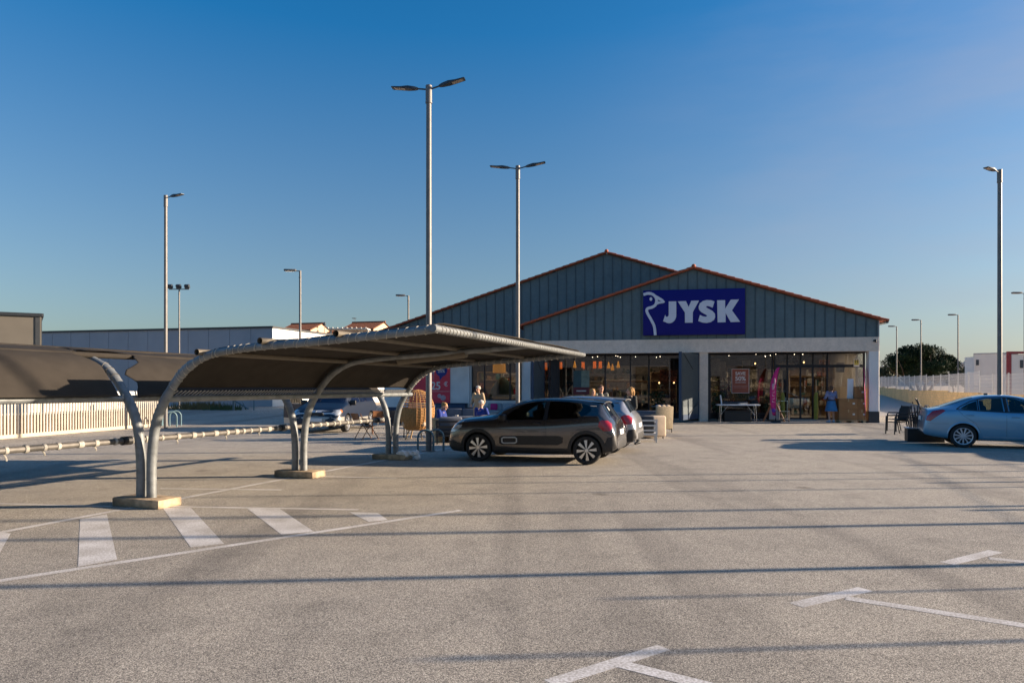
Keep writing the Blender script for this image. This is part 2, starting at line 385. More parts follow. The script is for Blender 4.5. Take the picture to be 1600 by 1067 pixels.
HATCH_TOP = [(0, .52), (.012, .64), (.04, .80), (.13, .90), (.40, .985), (.80, 1.035), (1.05, 1.07), (1.4, 1.225), (1.75, 1.365), (2.1, 1.432), (2.5, 1.45), (3.0, 1.435), (3.42, 1.39), (3.60, 1.36), (3.69, 1.24), (3.82, 1.05), (3.90, .96), (3.955, .85), (3.985, .66), (4.0, .52)]
HATCH_BELT = [(0, .48), (.1, .70), (.4, .87), (1.1, .92), (2.4, .955), (3.2, 1.03), (3.6, 1.06), (3.85, .88), (3.95, .70), (4, .50)]
HATCH_BOT = [(0, .30), (.15, .21), (.6, .19), (3.3, .20), (3.75, .24), (4.0, .36)]
HATCH_WR = [(0, .5), (.9, .70), (1.2, .72), (1.9, .63), (2.6, .62), (3.3, .60), (3.6, .58), (3.9, .62), (4, .6)]
def hatchback(label, loc, rz, paint, roofm, full=True, group=None):
    c = Car(4.0, .875, HATCH_TOP, HATCH_BELT, HATCH_BOT, HATCH_WR, nose=.42, tail=.34, nmin=.70, tmin=.76); c.wz = .315
    root = thing('parked_car', label, 'car', loc, rz, group)
    wx = (.80, 3.34)
    FW = [(1.34, .945), (1.62, 1.17), (1.90, 1.315), (2.15, 1.362), (2.38, 1.372), (2.34, .965)]; RW = [(2.43, .97), (2.46, 1.373), (2.9, 1.36), (3.2, 1.325), (3.38, 1.26), (3.42, 1.18), (3.32, 1.08), (3.1, 1.01)]
    c.body(root, paint, wx, .365, 'body', M['black'], cuts=(FW, RW))
    for x in (2.12, 2.95):
        for y in (-.34, .34): m = MB(); m.rbox((x - 2, y, 1.06), (.16, .44, .24), .06, 2, ry=.2); m.rbox((x - 1.97, y, 1.23), (.10, .26, .15), .04, 2, ry=.2); m.build('seat', M['seat'], root, 50)
    st = dict(n=8, w0=.012, w1=.036, m=M['rim'], a0=.1, r0=.22, ring=.985) if full else dict(n=10, w0=.012, w1=.022, m=M['rim_sat'], a0=.1)
    for x in wx:
        for sg in (-1, 1): wheel(root, x - 2, sg * .775, sg, .315, st)
    c.topp('windscreen', M['carglass'], root, 1.10, 1.86, .68, .56, .006)
    c.topp('rear_window', M['carglass'], root, 3.63, 3.815, .53, .60, .006)
    if roofm: c.topp('roof_panel', roofm, root, 2.0, 3.5, .545, .53, .003)
    for sg in (-1, 1):
        c.side('front_window', M['win_clear'], root, FW, sg, .004)
        c.side('rear_side_window', M['win_dark'], root, RW, sg, .004)
        c.side('door_pillar', M['black'], root, [(2.335, .96), (2.375, 1.375), (2.465, 1.375), (2.435, .965)], sg, .006)
        c.side('tail_light', M['redlens'], root, [(3.60, .84), (3.62, .93), (3.68, .975), (3.80, .965), (3.88, .90), (3.90, .80), (3.86, .74), (3.72, .745)], sg, .022, 12, 6)
        c.side('headlight', M['clearlens'], root, [(.05, .64), (.07, .73), (.20, .80), (.40, .835), (.38, .77), (.22, .67)], sg, .010)
        if full:
            c.side('running_light', M['clearlens'], root, [(.10, .835), (.25, .89), (.44, .925), (.42, .895), (.25, .86)], sg, .010)
            c.side('side_bump_panel', M['darkplastic'], root, [(1.32, .43), (1.32, .55), (1.38, .595), (2.72, .615), (2.80, .58), (2.80, .47), (2.70, .415), (1.4, .395)], sg, .022, 20, 5)
            ring = [(1.39, .455), (1.39, .535), (1.43, .56), (1.70, .565), (1.74, .54), (1.74, .465), (1.70, .44), (1.43, .43)]
            b = MB(); b.tube([(x - 2, sg * (c.y_at(x, z) + .026), z) for x, z in ring + ring[:1]], .016, 6, False); b.build('white_trim_frame', M['white_paint'], root)
        for w in wx:                                            # arch cladding
            m = MB(); rows = []
            for k in range(25):
                a = PI * (-.06 + 1.12 * k / 24); r = []
                for rr, d in ((.352, -.02), (.356, .020), (.39, .022), (.425, .018), (.432, -.004)):
                    x = w - rr * math.cos(a); z = max(.20, .315 + rr * math.sin(a)); r.append((x - 2, sg * (c.y_at(x, z) + d), z))
                rows.append(r)
            m.grid(rows); m.build('arch_cladding', M['darkplastic'], root, 60)
        c.side('sill_cladding', M['darkplastic'], root, [(1.18, .215), (1.20, .33), (2.95, .34), (2.97, .22)], sg, .014, 14, 4)
        c.side('bumper_cladding', M['darkplastic'], root, [(3.72, .28), (3.735, .44), (3.80, .60), (3.98, .62), (3.99, .40), (3.9, .30)], sg, .012, 10, 5)
        c.side('nose_cladding', M['darkplastic'], root, [(.02, .33), (.05, .45), (.25, .44), (.42, .35), (.42, .24), (.15, .22)], sg, .012, 10, 5)
        c.seam('door_seam', root, [(1.20, .36), (1.22, .72), (1.30, .93)], sg, .008)
        c.seam('door_seam', root, [(2.40, .36), (2.41, .75), (2.40, 1.0)], sg, .008)
        c.seam('door_seam', root, [(2.97, .62), (3.18, .80), (3.30, 1.08)], sg, .008)
        handle(c, root, 2.20, .875, sg, M['darkplastic'] if full else paint); handle(c, root, 3.06, .915, sg, M['darkplastic'] if full else paint)
        mirror(c, root, 1.42, .97, sg, M['black'], (.15, .22, .15))
        b = MB(); b.box((3.45 - 2, sg * (c.y_at(3.45, 1.27) + .004), 1.27), (.15, .012, .016)); b.build('pillar_trim', M['chrome'], root)
    b = MB(); rows = [[(3.40 - 2, y, c.z_top(3.40, abs(y)) + .012) for y in [lerp(-.54, .54, k / 12) for k in range(13)]],
                      [(3.68 - 2, y, 1.372 - .03 * (y / .5) ** 2) for y in [lerp(-.52, .52, k / 12) for k in range(13)]],
                      [(3.67 - 2, y, 1.342 - .03 * (y / .5) ** 2) for y in [lerp(-.52, .52, k / 12) for k in range(13)]],
                      [(3.50 - 2, y, c.z_top(3.5, abs(y)) - .02) for y in [lerp(-.54, .54, k / 12) for k in range(13)]]]
    b.grid(rows); b.build('spoiler', roofm or paint, root, 40)
    b = MB(); b.box((1.635, 0, 1.355), (.012, .34, .02)); b.build('brake_light', M['redlens'], root)
    b = MB(); b.box((1.985, 0, .69), (.02, .52, .115), ry=-.12); b.build('number_plate', M['plate'], root)
    b = MB(); b.rbox((1.975, 0, .42), (.06, 1.2, .2), .03); b.build('rear_bumper', M['darkplastic'], root)
    b = MB(); b.rbox((-1.985, 0, .40), (.05, 1.0, .18), .03); b.build('lower_grille', M['black'], root)
    b = MB(); b.tube([(2.1 - 2 + 1.0, 0.0, 1.46), (3.22 - 2 , 0, 1.60)], [.006, .003], 6)
    if not full: b.build('aerial', M['black'], root)
    if full:
        x, y = 3.715, -.33; z = c.z_top(x, .33); b = MB(); b.lathe([(.0001, 0), (.055, 0), (.055, .004), (.0001, .004)], 18)
        o = b.build('round_sticker', M['white_paint'], root); o.location = (x - 2 + .016, y, z + .012); o.rotation_euler = (0, R(57), 0)
    return root, c
def liftback(label, loc, rz, paint):
    top = [(0, .50), (.02, .58), (.1, .70), (.3, .80), (.8, .93), (1.15, .99), (1.3, 1.03), (1.8, 1.25), (2.2, 1.41), (2.6, 1.468), (3.0, 1.46), (3.4, 1.385), (3.8, 1.245), (4.15, 1.115), (4.35, 1.075), (4.44, 1.06), (4.50, .98), (4.54, .80), (4.56, .62), (4.57, .50)]
    belt = [(0, .48), (.1, .62), (.5, .80), (1.2, .92), (2.6, .975), (3.6, 1.03), (4.1, 1.03), (4.4, .96), (4.5, .80), (4.57, .48)]
    bot = [(0, .30), (.2, .20), (.7, .19), (3.6, .20), (4.2, .26), (4.5, .33), (4.57, .42)]
    wr = [(0, .5), (1.0, .7), (1.3, .72), (2.1, .63), (2.8, .61), (3.5, .585), (4.0, .62), (4.57, .66)]
    c = Car(4.57, .88, top, belt, bot, wr, nose=.6, tail=.30, nmin=.64, tmin=.84); c.wz = .32; h = 4.57 / 2
    root = thing('parked_car', label, 'car', loc, rz); wx = (.93, 3.61)
    FW = [(1.66, .99), (2.05, 1.22), (2.38, 1.345), (2.58, 1.372), (2.55, .998)]; RW = [(2.68, 1.0), (2.70, 1.375), (3.05, 1.352), (3.22, 1.31), (3.22, 1.03)]; QW = [(3.27, 1.04), (3.27, 1.29), (3.48, 1.205), (3.66, 1.085), (3.6, 1.06)]
    c.body(root, paint, wx, .362, 'body', M['black'], cuts=(FW, RW, QW))
    for x in (2.25, 3.1):
        for y in (-.34, .34): m = MB(); m.rbox((x - h, y, 1.06), (.16, .44, .22), .06, 2, ry=.2); m.rbox((x - h + .03, y, 1.22), (.10, .26, .14), .04, 2, ry=.2); m.build('seat', M['seat'], root, 50)
    st = dict(n=11, w0=.014, w1=.020, m=M['rim_sat'], a0=.15, r0=.1, ring=.90)
    for x in wx:
        for sg in (-1, 1): wheel(root, x - h, sg * .78, sg, .32, st)
    c.topp('windscreen', M['carglass'], root, 1.36, 2.15, .68, .57, .006)
    c.topp('rear_window', M['carglass'], root, 3.35, 4.12, .53, .58, .006)
    for sg in (-1, 1):
        for k_, (pts_, w_) in enumerate((([(1.60, .975), (2.0, 1.215), (2.35, 1.36), (2.7, 1.39), (3.1, 1.37), (3.42, 1.27), (3.66, 1.13), (3.76, 1.055), (3.6, 1.04), (2.6, .985), (1.60, .975)], .035), ([(2.61, .99), (2.64, 1.38)], .10), ([(3.245, 1.03), (3.245, 1.32)], .035))):
            mm_ = MB(); P_ = [(lerp(pts_[i][0], pts_[i + 1][0], t_ / 5), lerp(pts_[i][1], pts_[i + 1][1], t_ / 5)) for i in range(len(pts_) - 1) for t_ in range(5)] + [pts_[-1]]
            mm_.tube([(x_ - h, sg * (c.y_at(x_, z_) - w_ * .22), z_) for x_, z_ in P_], w_ * .5, 8, False); mm_.build('window_surround' if k_ == 0 else 'door_pillar', M['black'], root, 60)
        c.side('front_window', M['win_clear'], root, FW, sg, .007)
        c.side('rear_side_window', M['win_clear'], root, RW, sg, .007)
        c.side('quarter_window', M['win_clear'], root, QW, sg, .007)
        c.side('tail_light', M['redlens'], root, [(4.02, 1.02), (4.10, 1.055), (4.34, 1.0), (4.47, .86), (4.50, .74), (4.40, .72), (4.2, .88)], sg, .010, 14, 6)
        c.side('headlight', M['clearlens'], root, [(.08, .56), (.12, .66), (.4, .76), (.62, .80), (.5, .70), (.25, .58)], sg, .008)
        c.seam('door_seam', root, [(1.42, .33), (1.40, .75), (1.52, .95)], sg); c.seam('door_seam', root, [(2.62, .33), (2.62, .98)], sg)
        c.seam('door_seam', root, [(3.2, .42), (3.32, .68), (3.6, .88), (3.72, 1.03)], sg)
        c.seam('bumper_seam', root, [(3.95, .66), (4.25, .655), (4.45, .66)], sg, .006)
        c.seam('sill_trim', root, [(1.36, .30), (3.15, .31)], sg, .012, M['rim_sat'])
        handle(c, root, 2.42, .865, sg, paint); handle(c, root, 3.45, .905, sg, paint); mirror(c, root, 1.6, .97, sg, paint)
        for w in wx:
            m = MB(); rows = []
            for k in range(25):
                a = PI * (-.02 + 1.04 * k / 24); r = []
                for rr, d in ((.358, -.02), (.36, .010), (.39, .012), (.402, -.003)):
                    x = w - rr * math.cos(a); z = max(.22, .32 + rr * math.sin(a)); r.append((x - h, sg * (c.y_at(x, z) + d), z))
                rows.append(r)
            m.grid(rows); m.build('arch_lip', paint, root, 60)
    b = MB(); b.box((4.565 - h, 0, .78), (.02, .52, .115), ry=-.05); b.build('number_plate', M['plate'], root)
    b = MB(); b.rbox((4.46 - h, 0, 1.05), (.05, .9, .05), .02); b.build('boot_lip', paint, root)
    b = MB(); b.rbox((2.95 - h, 0, 1.475), (.10, .05, .05), .02); b.build('aerial', M['black'], root)
    return root
def minivan(label, loc, rz, paint):
    top = [(0, .50), (.02, .60), (.08, .76), (.3, .90), (.7, 1.02), (.95, 1.09), (1.4, 1.37), (1.9, 1.62), (2.3, 1.72), (3.0, 1.75), (4.0, 1.73), (4.4, 1.66), (4.55, 1.4), (4.63, 1.0), (4.69, .8), (4.70, .5)]
    belt = [(0, .48), (.1, .70), (.4, .86), (1.0, 1.0), (2.4, 1.06), (4.2, 1.08), (4.6, .98), (4.7, .5)]
    bot = [(0, .30), (.2, .24), (.8, .22), (3.8, .22), (4.5, .28), (4.7, .36)]
    wr = [(0, .6), (.9, .74), (1.2, .76), (2.0, .69), (3.0, .68), (4.3, .66), (4.7, .66)]
    c = Car(4.70, .92, top, belt, bot, wr, nose=.42, tail=.3, nmin=.74, tmin=.85); c.wz = .33; h = 2.35
    root = thing('parked_minivan', label, 'minivan', loc, rz); wx = (.92, 3.75)
    c.body(root, paint, wx, .385, 'body', M['black'])
    st = dict(n=6, w0=.03, w1=.04, m=M['rim_sat'], a0=.15)
    for x in wx:
        for sg in (-1, 1): wheel(root, x - h, sg * .82, sg, .33, st)
    tint = mat('blue_tinted_glass', (.006, .012, .035), .06, 0, .3, 3, spec=.35)
    c.topp('windscreen', tint, root, 1.0, 1.88, .74, .63, .006)
    silver = mat('silver_bumper', (.42, .40, .36), .4, .4, .1, 6)
    for sg in (-1, 1):
        c.side('headlight', M['clearlens'], root, [(.015, .63), (.03, .74), (.12, .83), (.36, .87), (.34, .78), (.10, .66)], sg, .012)
        c.side('turn_signal', M['orange_lens'], root, [(.26, .74), (.28, .84), (.35, .865), (.34, .77)], sg, .020)
        c.side('side_window', tint, root, [(2.55, 1.09), (2.6, 1.60), (4.25, 1.58), (4.35, 1.12)], sg, .005)
        if sg < 0: c.side('front_window', tint, root, [(1.45, 1.07), (2.05, 1.54), (2.42, 1.60), (2.45, 1.09)], sg, .005)
        c.side('side_cladding', silver, root, [(1.32, .26), (1.32, .50), (3.35, .50), (3.35, .26)], sg, .012, 12, 4)
        c.side('bumper_side', silver, root, [(.012, .40), (.02, .58), (.50, .60), (.52, .44), (.3, .38)], sg, .014, 10, 4)
        mirror(c, root, 1.35, 1.06, sg, M['black'], (.12, .24, .19))
    b = MB(); rows = []
    for zz in (.36, .40, .58, .61):
        k = 0 if zz in (.36, .61) else .03
        rows.append([(c_x - h - k, y, zz) for y, c_x in [(lerp(-.70, .70, i / 12), .02 + .06 * abs(lerp(-1, 1, i / 12)) ** 3) for i in range(13)]])
    b.grid(rows); b.build('front_bumper', silver, root, 50)
    b = MB(); b.box((.0 - h - .02, 0, .49), (.02, .52, .115)); b.build('number_plate', M['plate'], root)
    b = MB(); b.rbox((.02 - h, 0, .70), (.05, .62, .10), .03); b.tube([(-h - .01, -.30, .75), (-h - .01, .30, .75)], .008, 6); b.build('grille', M['black'], root)
    b = MB(); b.rbox((.03 - h, 0, .31), (.05, 1.1, .10), .03)
    for k in range(7): b.box((-h - .005, -.42 + .14 * k, .32), (.02, .03, .09))
    b.build('lower_grille', M['black'], root)
    b = MB(); b.box((1.7 - h - .55, .35, 1.30), (.01, .16, .07), ry=.95); b.build('permit_card', M['white_paint'], root)
    # the open driver's door on the viewer's right side
    d = thing('open_door', 'open front door with window', None, (1.38 - h, .90, 0), R(68)); d.parent = root
    b = MB(); b.prism([(0, .50), (0, 1.02), (1.08, 1.07), (1.10, .50)], 0, .09); b.build('door_skin', paint, d)
    b = MB(); b.prism([(0, .27), (0, .50), (1.10, .50), (1.08, .27)], -.012, .08); b.build('door_cladding', silver, d)
    b = MB(); b.tube([(0.02, .04, 1.03), (.62, .04, 1.58), (1.05, .04, 1.62), (1.10, .04, 1.06)], .028, 8); b.build('door_frame', M['black'], d)
    gm = glass('door_glass', (.55, .75, .68), .10)
    b = MB(); b.prism([(.03, 1.04), (.62, 1.57), (1.04, 1.60), (1.08, 1.07)], .037, .043); b.build('door_pane', gm, d)
    b = MB(); b.rbox((.95, -.02, .93), (.18, .03, .04), .014, 2); b.build('door_handle', M['black'], d)
    return root
# ================================================================ ground
def asphalt():
    m = bpy.data.materials.new('worn_asphalt'); m.use_nodes = True; nt = m.node_tree; N = nt.nodes; L = nt.links; b = N['Principled BSDF']
    b.inputs['Roughness'].default_value = .9
    tc = N.new('ShaderNodeTexCoord')
    def noise(sc, det=3, rough=.5, vec=None):
        n = N.new('ShaderNodeTexNoise'); n.inputs['Scale'].default_value = sc; n.inputs['Detail'].default_value = det; n.inputs['Roughness'].default_value = rough
        L.new(vec or tc.outputs['Object'], n.inputs['Vector']); return n.outputs['Fac']
    def ramp(f, stops):
        r = N.new('ShaderNodeValToRGB'); L.new(f, r.inputs[0]); e = r.color_ramp.elements
        e[0].position, e[0].color = stops[0][0], (*stops[0][1], 1); e[1].position, e[1].color = stops[-1][0], (*stops[-1][1], 1)
        for p, c in stops[1:-1]: q = e.new(p); q.color = (*c, 1)
        return r.outputs[0]
    def mixc(a, bb, mode, fac=1.0):
        x = N.new('ShaderNodeMix'); x.data_type = 'RGBA'; x.blend_type = mode
        if isinstance(fac, float): x.inputs[0].default_value = fac
        else: L.new(fac, x.inputs[0])
        L.new(a, x.inputs[6]); L.new(bb, x.inputs[7]); return x.outputs[2]
    v = N.new('ShaderNodeTexVoronoi'); v.inputs['Scale'].default_value = 165; v.inputs['Randomness'].default_value = 1; L.new(tc.outputs['Object'], v.inputs['Vector'])
    sep = N.new('ShaderNodeSeparateColor'); L.new(v.outputs['Color'], sep.inputs[0])
    stones = ramp(sep.outputs[0], [(0, (.10, .092, .085)), (.3, (.275, .25, .215)), (.6, (.425, .388, .325)), (.85, (.565, .515, .432)), (1, (.78, .715, .61))])
    edge = ramp(v.outputs['Distance'], [(.3, (1, 1, 1)), (.8, (.38, .37, .37))])
    col = mixc(stones, edge, 'MULTIPLY', .75)
    fine = ramp(noise(240, 3), [(.3, (.50, .50, .50)), (.7, (1.5, 1.5, 1.5))]); col = mixc(col, fine, 'MULTIPLY')
    big = ramp(noise(.22, 5, .6), [(.3, (.90, .90, .905)), (.5, (1.06, 1.055, 1.04)), (.72, (1.18, 1.17, 1.13))]); col = mixc(col, big, 'MULTIPLY')
    md = ramp(noise(1.6, 6, .65), [(.28, (.78, .78, .78)), (.5, (1.02, 1.02, 1.02)), (.75, (1.13, 1.12, 1.1))]); col = mixc(col, md, 'MULTIPLY')
    # wheel-worn lanes running to the shop
    mp = N.new('ShaderNodeMapping'); mp.inputs['Rotation'].default_value = (0, 0, R(14)); mp.inputs['Scale'].default_value = (.55, .03, 1); L.new(tc.outputs['Object'], mp.inputs[0])
    tr = ramp(noise(1.0, 3, .5, mp.outputs[0]), [(.36, (.72, .72, .73)), (.46, (1, 1, 1)), (.62, (1, 1, 1)), (.72, (1.10, 1.08, 1.06))]); col = mixc(col, tr, 'MULTIPLY')
    # oil drips
    ol = N.new('ShaderNodeTexVoronoi'); ol.inputs['Scale'].default_value = .55; L.new(tc.outputs['Object'], ol.inputs['Vector'])
    od = ramp(ol.outputs['Distance'], [(.03, (.45, .43, .42)), (.10, (1, 1, 1))]); col = mixc(col, od, 'MULTIPLY', .9)
    L.new(col, b.inputs['Base Color'])
    u = N.new('ShaderNodeBump'); u.inputs['Strength'].default_value = .30; u.inputs['Distance'].default_value = .004
    L.new(sep.outputs[0], u.inputs['Height']); L.new(u.outputs[0], b.inputs['Normal'])
    return m
M['asphalt'] = asphalt()
M['sand'] = mat('sandy_ground', (.42, .34, .25), .95, 0, .2, .35, .3, 3, var2=.15, vs2=.02)
def linepaint():
    m = bpy.data.materials.new('worn_line_paint'); m.use_nodes = True; nt = m.node_tree; N = nt.nodes; L = nt.links; b = N['Principled BSDF']
    b.inputs['Roughness'].default_value = .8
    tc = N.new('ShaderNodeTexCoord')
    n = N.new('ShaderNodeTexNoise'); n.inputs['Scale'].default_value = 60; n.inputs['Detail'].default_value = 5; L.new(tc.outputs['Object'], n.inputs['Vector'])
    n2 = N.new('ShaderNodeTexNoise'); n2.inputs['Scale'].default_value = 2.2; n2.inputs['Detail'].default_value = 4; L.new(tc.outputs['Object'], n2.inputs['Vector'])
    a = N.new('ShaderNodeMath'); a.operation = 'MULTIPLY_ADD'; a.inputs[1].default_value = .6; L.new(n2.outputs[0], a.inputs[0]); L.new(n.outputs[0], a.inputs[2])
    r = N.new('ShaderNodeValToRGB'); L.new(a.outputs[0], r.inputs[0]); e = r.color_ramp.elements
    e[0].position = .66; e[0].color = (.40, .37, .33, 1); e[1].position = .98; e[1].color = (.74, .72, .70, 1)
    L.new(r.outputs[0], b.inputs['Base Color']); return m
M['line'] = linepaint()
def sheet(name, pts, z, mt, kind='structure', th=0.0):
    mb = MB()
    mb.add([(p[0], p[1], z) for p in pts], [tuple(range(len(pts)))])
    return tag(mb.build(name, mt, None, 0, fix=False), kind=kind)
# terrain: one sheet to the horizon
mb = MB(); rows = []
ys = [-60, -20, 0, 20, 40, 60, 90, 140, 250, 500, 1000, 2000, 3500]
for y in ys:
    k = max(60, abs(y) * 1.6); rows.append([(x * k, y, -.012 + (0 if y < 140 else min(14, (y - 140) * .006) * (.6 + .4 * math.sin(x * 9 + y * .01)))) for x in [i / 12 for i in range(-12, 13)]])
mb.grid(rows); tag(mb.build('ground', M['sand'], None, 30), kind='structure')
for v in bpy.data.objects['ground'].data.polygons: pass
sheet('parking_lot', [(-40, -14), (22, -14), (26, 30), (37, 60), (37, 66), (-20, 66), (-36, 40)], 0.0, M['asphalt'])
def strip(name, a, b, w, z=.0010, px=True, **k):
    p = G(*a) if px else Vector((*a, 0)); q = G(*b) if px else Vector((*b, 0)); d = (q - p); d.z = 0; n = Vector((-d.y, d.x, 0)).normalized() * w / 2
    return sheet(name, [p - n, q - n, q + n, p + n], z, M['line'])
# survey of the carport row
rdir = Vector((.351, .936, 0)); pdir = Vector((.936, -.351, 0)); F1 = Vector((-5.0, 9.55, 0)); BAY = 3.35
a0 = F1 - rdir * 6; b0 = F1 + rdir * 15
strip('parking_line', (a0.x - .2, a0.y), (b0.x - .2, b0.y), .11, px=False)
strip('parking_line', (-40, 913), (720, 797), .10, .0015)
for a_, b_ in (((-60, 785), (174, 791)), ((262, 791), (560, 796)), ((250, 763), (440, 765)), ((505, 744), (620, 747))):
    strip('parking_line', a_, b_, .085, .0012)
for q in ([(-8, 830), (17, 833), (-3, 868), (-40, 872)], [(125, 811), (167, 803), (183, 874), (122, 885)], [(254, 793), (298, 793), (350, 849), (298, 855)],
          [(386, 794), (436, 794), (490, 830), (440, 835)], [(546, 800), (590, 801), (606, 812), (576, 815)]):
    sheet('crosswalk_stripe', [G(*p) for p in reversed(q)], .0018, M['line'])
strip('parking_line', (860, 1067), (1037, 1011), .11, .0014); strip('parking_line', (958, 1034), (1125, 1076), .11, .0018)
strip('parking_line', (1244, 945), (1352, 920), .13, .0014); strip('parking_line', (1322, 934), (1700, 992), .11, .0018)
strip('parking_line', (1480, 880), (1556, 861), .13, .0014); strip('parking_line', (1546, 872), (1700, 888), .11, .0018)
# ================================================================ carports
PROF = [(-.05, 0), (-.05, .62), (.02, 1.12), (.196, 1.48), (.50, 1.845), (.793, 2.024), (1.125, 2.122), (1.765, 2.186), (2.76, 2.237), (3.6, 2.29), (4.40, 2.342)]
PC = cr([(a, 0, b) for a, b in PROF], 6)
PL = [0]
for i in range(1, len(PC)): PL.append(PL[-1] + (PC[i] - PC[i - 1]).length)
def prof_at(L):                                       # point on the curve whose lateral reach is L (upper part)
    for i in range(20, len(PC)):
        if PC[i].x >= L:
            t = (L - PC[i - 1].x) / max(1e-6, PC[i].x - PC[i - 1].x); return PC[i - 1].lerp(PC[i], t)
    return PC[-1]
def carport(label, foot, bays, sgn, off=0.0, torn=False, cat='carport'):
    """local axes: x away from the row of feet (already mirrored by sgn), y along the row"""
    T = thing('carport', label, cat, (foot.x, foot.y, 0), math.atan2(pdir.y, pdir.x))
    X = lambda L: sgn * (L + off)
    for k in bays:
        m = MB(); m.tube([(X(p.x), k * BAY, max(.10, p.z)) for p in PC], [.066 if p.z < 1.6 else (.060 if p.z < 2.0 else .051) for p in PC], 14)
        fr = m.build('curved_frame', M['galv'], T, 60)
        if k in (bays[0], bays[-1]) or torn:
            r = MB(); i = 0; s = 1.75 if not torn else 1.9
            while s < PL[-1] - .05:
                while PL[i] < s: i += 1
                p = PC[i]; t = (PC[min(i + 1, len(PC) - 1)] - PC[i - 1]).normalized(); n = Vector((-t.z, 0, t.x))
                if not torn or rnd.random() < .8:
                    ring = []
                    sl = rnd.uniform(-.03, .03)
                    for q in range(11):
                        a = 2 * PI * q / 10; rr_ = .064 if p.z < 2.0 else .055; v = p + n * math.cos(a) * rr_ + t * (.02 * math.cos(a) + sl * math.sin(a)); ring.append((X(v.x), k * BAY + math.sin(a) * rr_, v.z))
                    r.tube(ring, .0048, 5, False)
                s += .105 if not torn else .13
            r.build('rope_lashing', M['rope'] if not torn else M['pipe_dark'], fr, 60)
    y0, y1 = bays[0] * BAY, bays[-1] * BAY
    def up(L, d):
        p = prof_at(L); q = prof_at(min(4.39, L + .05)); t = (q - p).normalized() if (q - p).length > 1e-6 else Vector((1, 0, 0)); return p + Vector((-t.z, 0, t.x)) * d
    for L in (.92, 1.95, 3.1):
        p = up(L, .056); m = MB(); m.tube([(X(p.x), y0 - (.14 if not torn else 0), p.z), (X(p.x), y1 + .12, p.z)], .042, 12, False)
        m.tube([(X(p.x), y0 - (.14 if not torn else 0), p.z), (X(p.x), y1 + .12, p.z)], .036, 12, False); m.build('roof_purlin', M['pipe_cream'] if not torn else M['shade_net'], T, 60)
        if not torn:
            m = MB(); m.lathe([(.0001, -.06), (.036, -.06)], 12, (X(p.x), y0 - .02, p.z), 'y'); m.build('purlin_bore', M['black'], T)
    p = up(4.40, .0); m = MB(); m.tube([(X(p.x), y0 - .1, p.z), (X(p.x), y1 + .1, p.z)], .045, 12)
    m.build('edge_pipe', M['galv'], T, 60)
    m = MB(); n = int((y1 - y0) / .10)
    for i in range(n):
        yy = y0 + (i + .5) * (y1 - y0) / n; ring = [(X(p.x) + .05 * math.cos(a), yy + .03 * math.cos(a + 1), p.z + .05 * math.sin(a)) for a in [2 * PI * q / 8 for q in range(9)]]
        m.tube(ring, .005, 5, False)
    m.build('rope_lashing', M['rope'], T, 60)
    # low pipe with the lacing of the skirt
    pl = (.24, 1.53)
    m = MB(); m.tube([(X(pl[0]), y0 - .02, pl[1] - .03), (X(pl[0]), y1 + .2, pl[1] - .03)], .047, 12); m.build('skirt_pipe', M['galv'], T, 60)
    sk = prof_at(.28)
    m = MB(); n = int((y1 - y0) / .07)
    for i in range(n):
        ya = y0 + (i + .2) * (y1 - y0) / n
        if torn and rnd.random() < .25: continue
        m.tube([(X(pl[0] + .03), ya, pl[1] - .05), (X(pl[0] - .03), ya + .02, pl[1] + .02), (X(sk.x), ya + .06, sk.z + .015)], .009, 4)
    m.build('skirt_lacing', M['rope'], T)
    # shade net
    def net(ya, yb, La, Lb, cut0=None, cut1=None):
        nu, nv = 22, 46; s0 = max(i for i in range(len(PC)) if PC[i].x < La and PC[i].z < 2); rows = []
        Ls = []
        for j in range(nv + 1): Ls.append(La + (Lb - La) * (j / nv) ** 1.35)
        for i in range(nu + 1):
            u = i / nu; row = []
            for L in Ls:
                a = ya + (cut0(L) if cut0 else 0); b = yb + (cut1(L) if cut1 else 0); y = a + (b - a) * (.5 - .5 * math.cos(PI * u)) if True else 0
                e = sstep(min(y - y0, y1 - y), 0, .22) if not torn else sstep(min(y - ya, yb - y) + .05, 0, .25)
                sag = math.sin(PI * ((y - y0) / BAY % 1.0)) * .035 * sstep(L, .4, 1.4) * sstep(4.5 - L, .1, 1)
                q = up(L, .054 + .044 * e - sag + .006 * math.sin(7 * L + 3 * y)); row.append((X(q.x), y, q.z))
            rows.append(row)
        m = MB(); m.grid(rows); o = m.build('shade_net', M['shade_net'], T, 60); 
        s = o.modifiers.new('s', 'SOLIDIFY'); s.thickness = .006; evaluated(o)
    if not torn: net(y0 + .0, y1, .28, 4.36)
    else:
        net(y0, -.10, .19, 4.36, None, lambda L: -.10 - .14 * math.sin(L * 9) * sstep(L, .4, .8) - .5 * sstep(L, 1.3, 2.2))
        net(.12, y1, .19, 4.36, lambda L: .05 + .42 * sstep(L, .45, .75) * (1 - sstep(L, .95, 1.4)) + .05 * math.sin(23 * L))
        m = MB()
        m.tube([(X(1.30), -.85, 2.13), (X(1.22), -.7, 2.15), (X(1.3), -.55, 2.12), (X(1.22), -.45, 2.14)], [.025, .035, .03, .012], 8); m.build('torn_net_roll', M['rope'], T, 60)
    return T
TL = carport('open carport with curved galvanised frames and intact grey shade net, tip pointing at the shop', F1, [0, 1, 2], 1)
m = MB(); m.tube([(1.9, BAY + .1, 2.13), (3.25, BAY + .02, 2.235)], .075, 12); m.build('tube_lamp', M['pipe_cream'], TL, 50)
TL2 = carport('torn carport turned away on the left, its shade net hanging ripped beside the frame', F1, [-2, -1, 0, 1, 2], -1, .30, True)
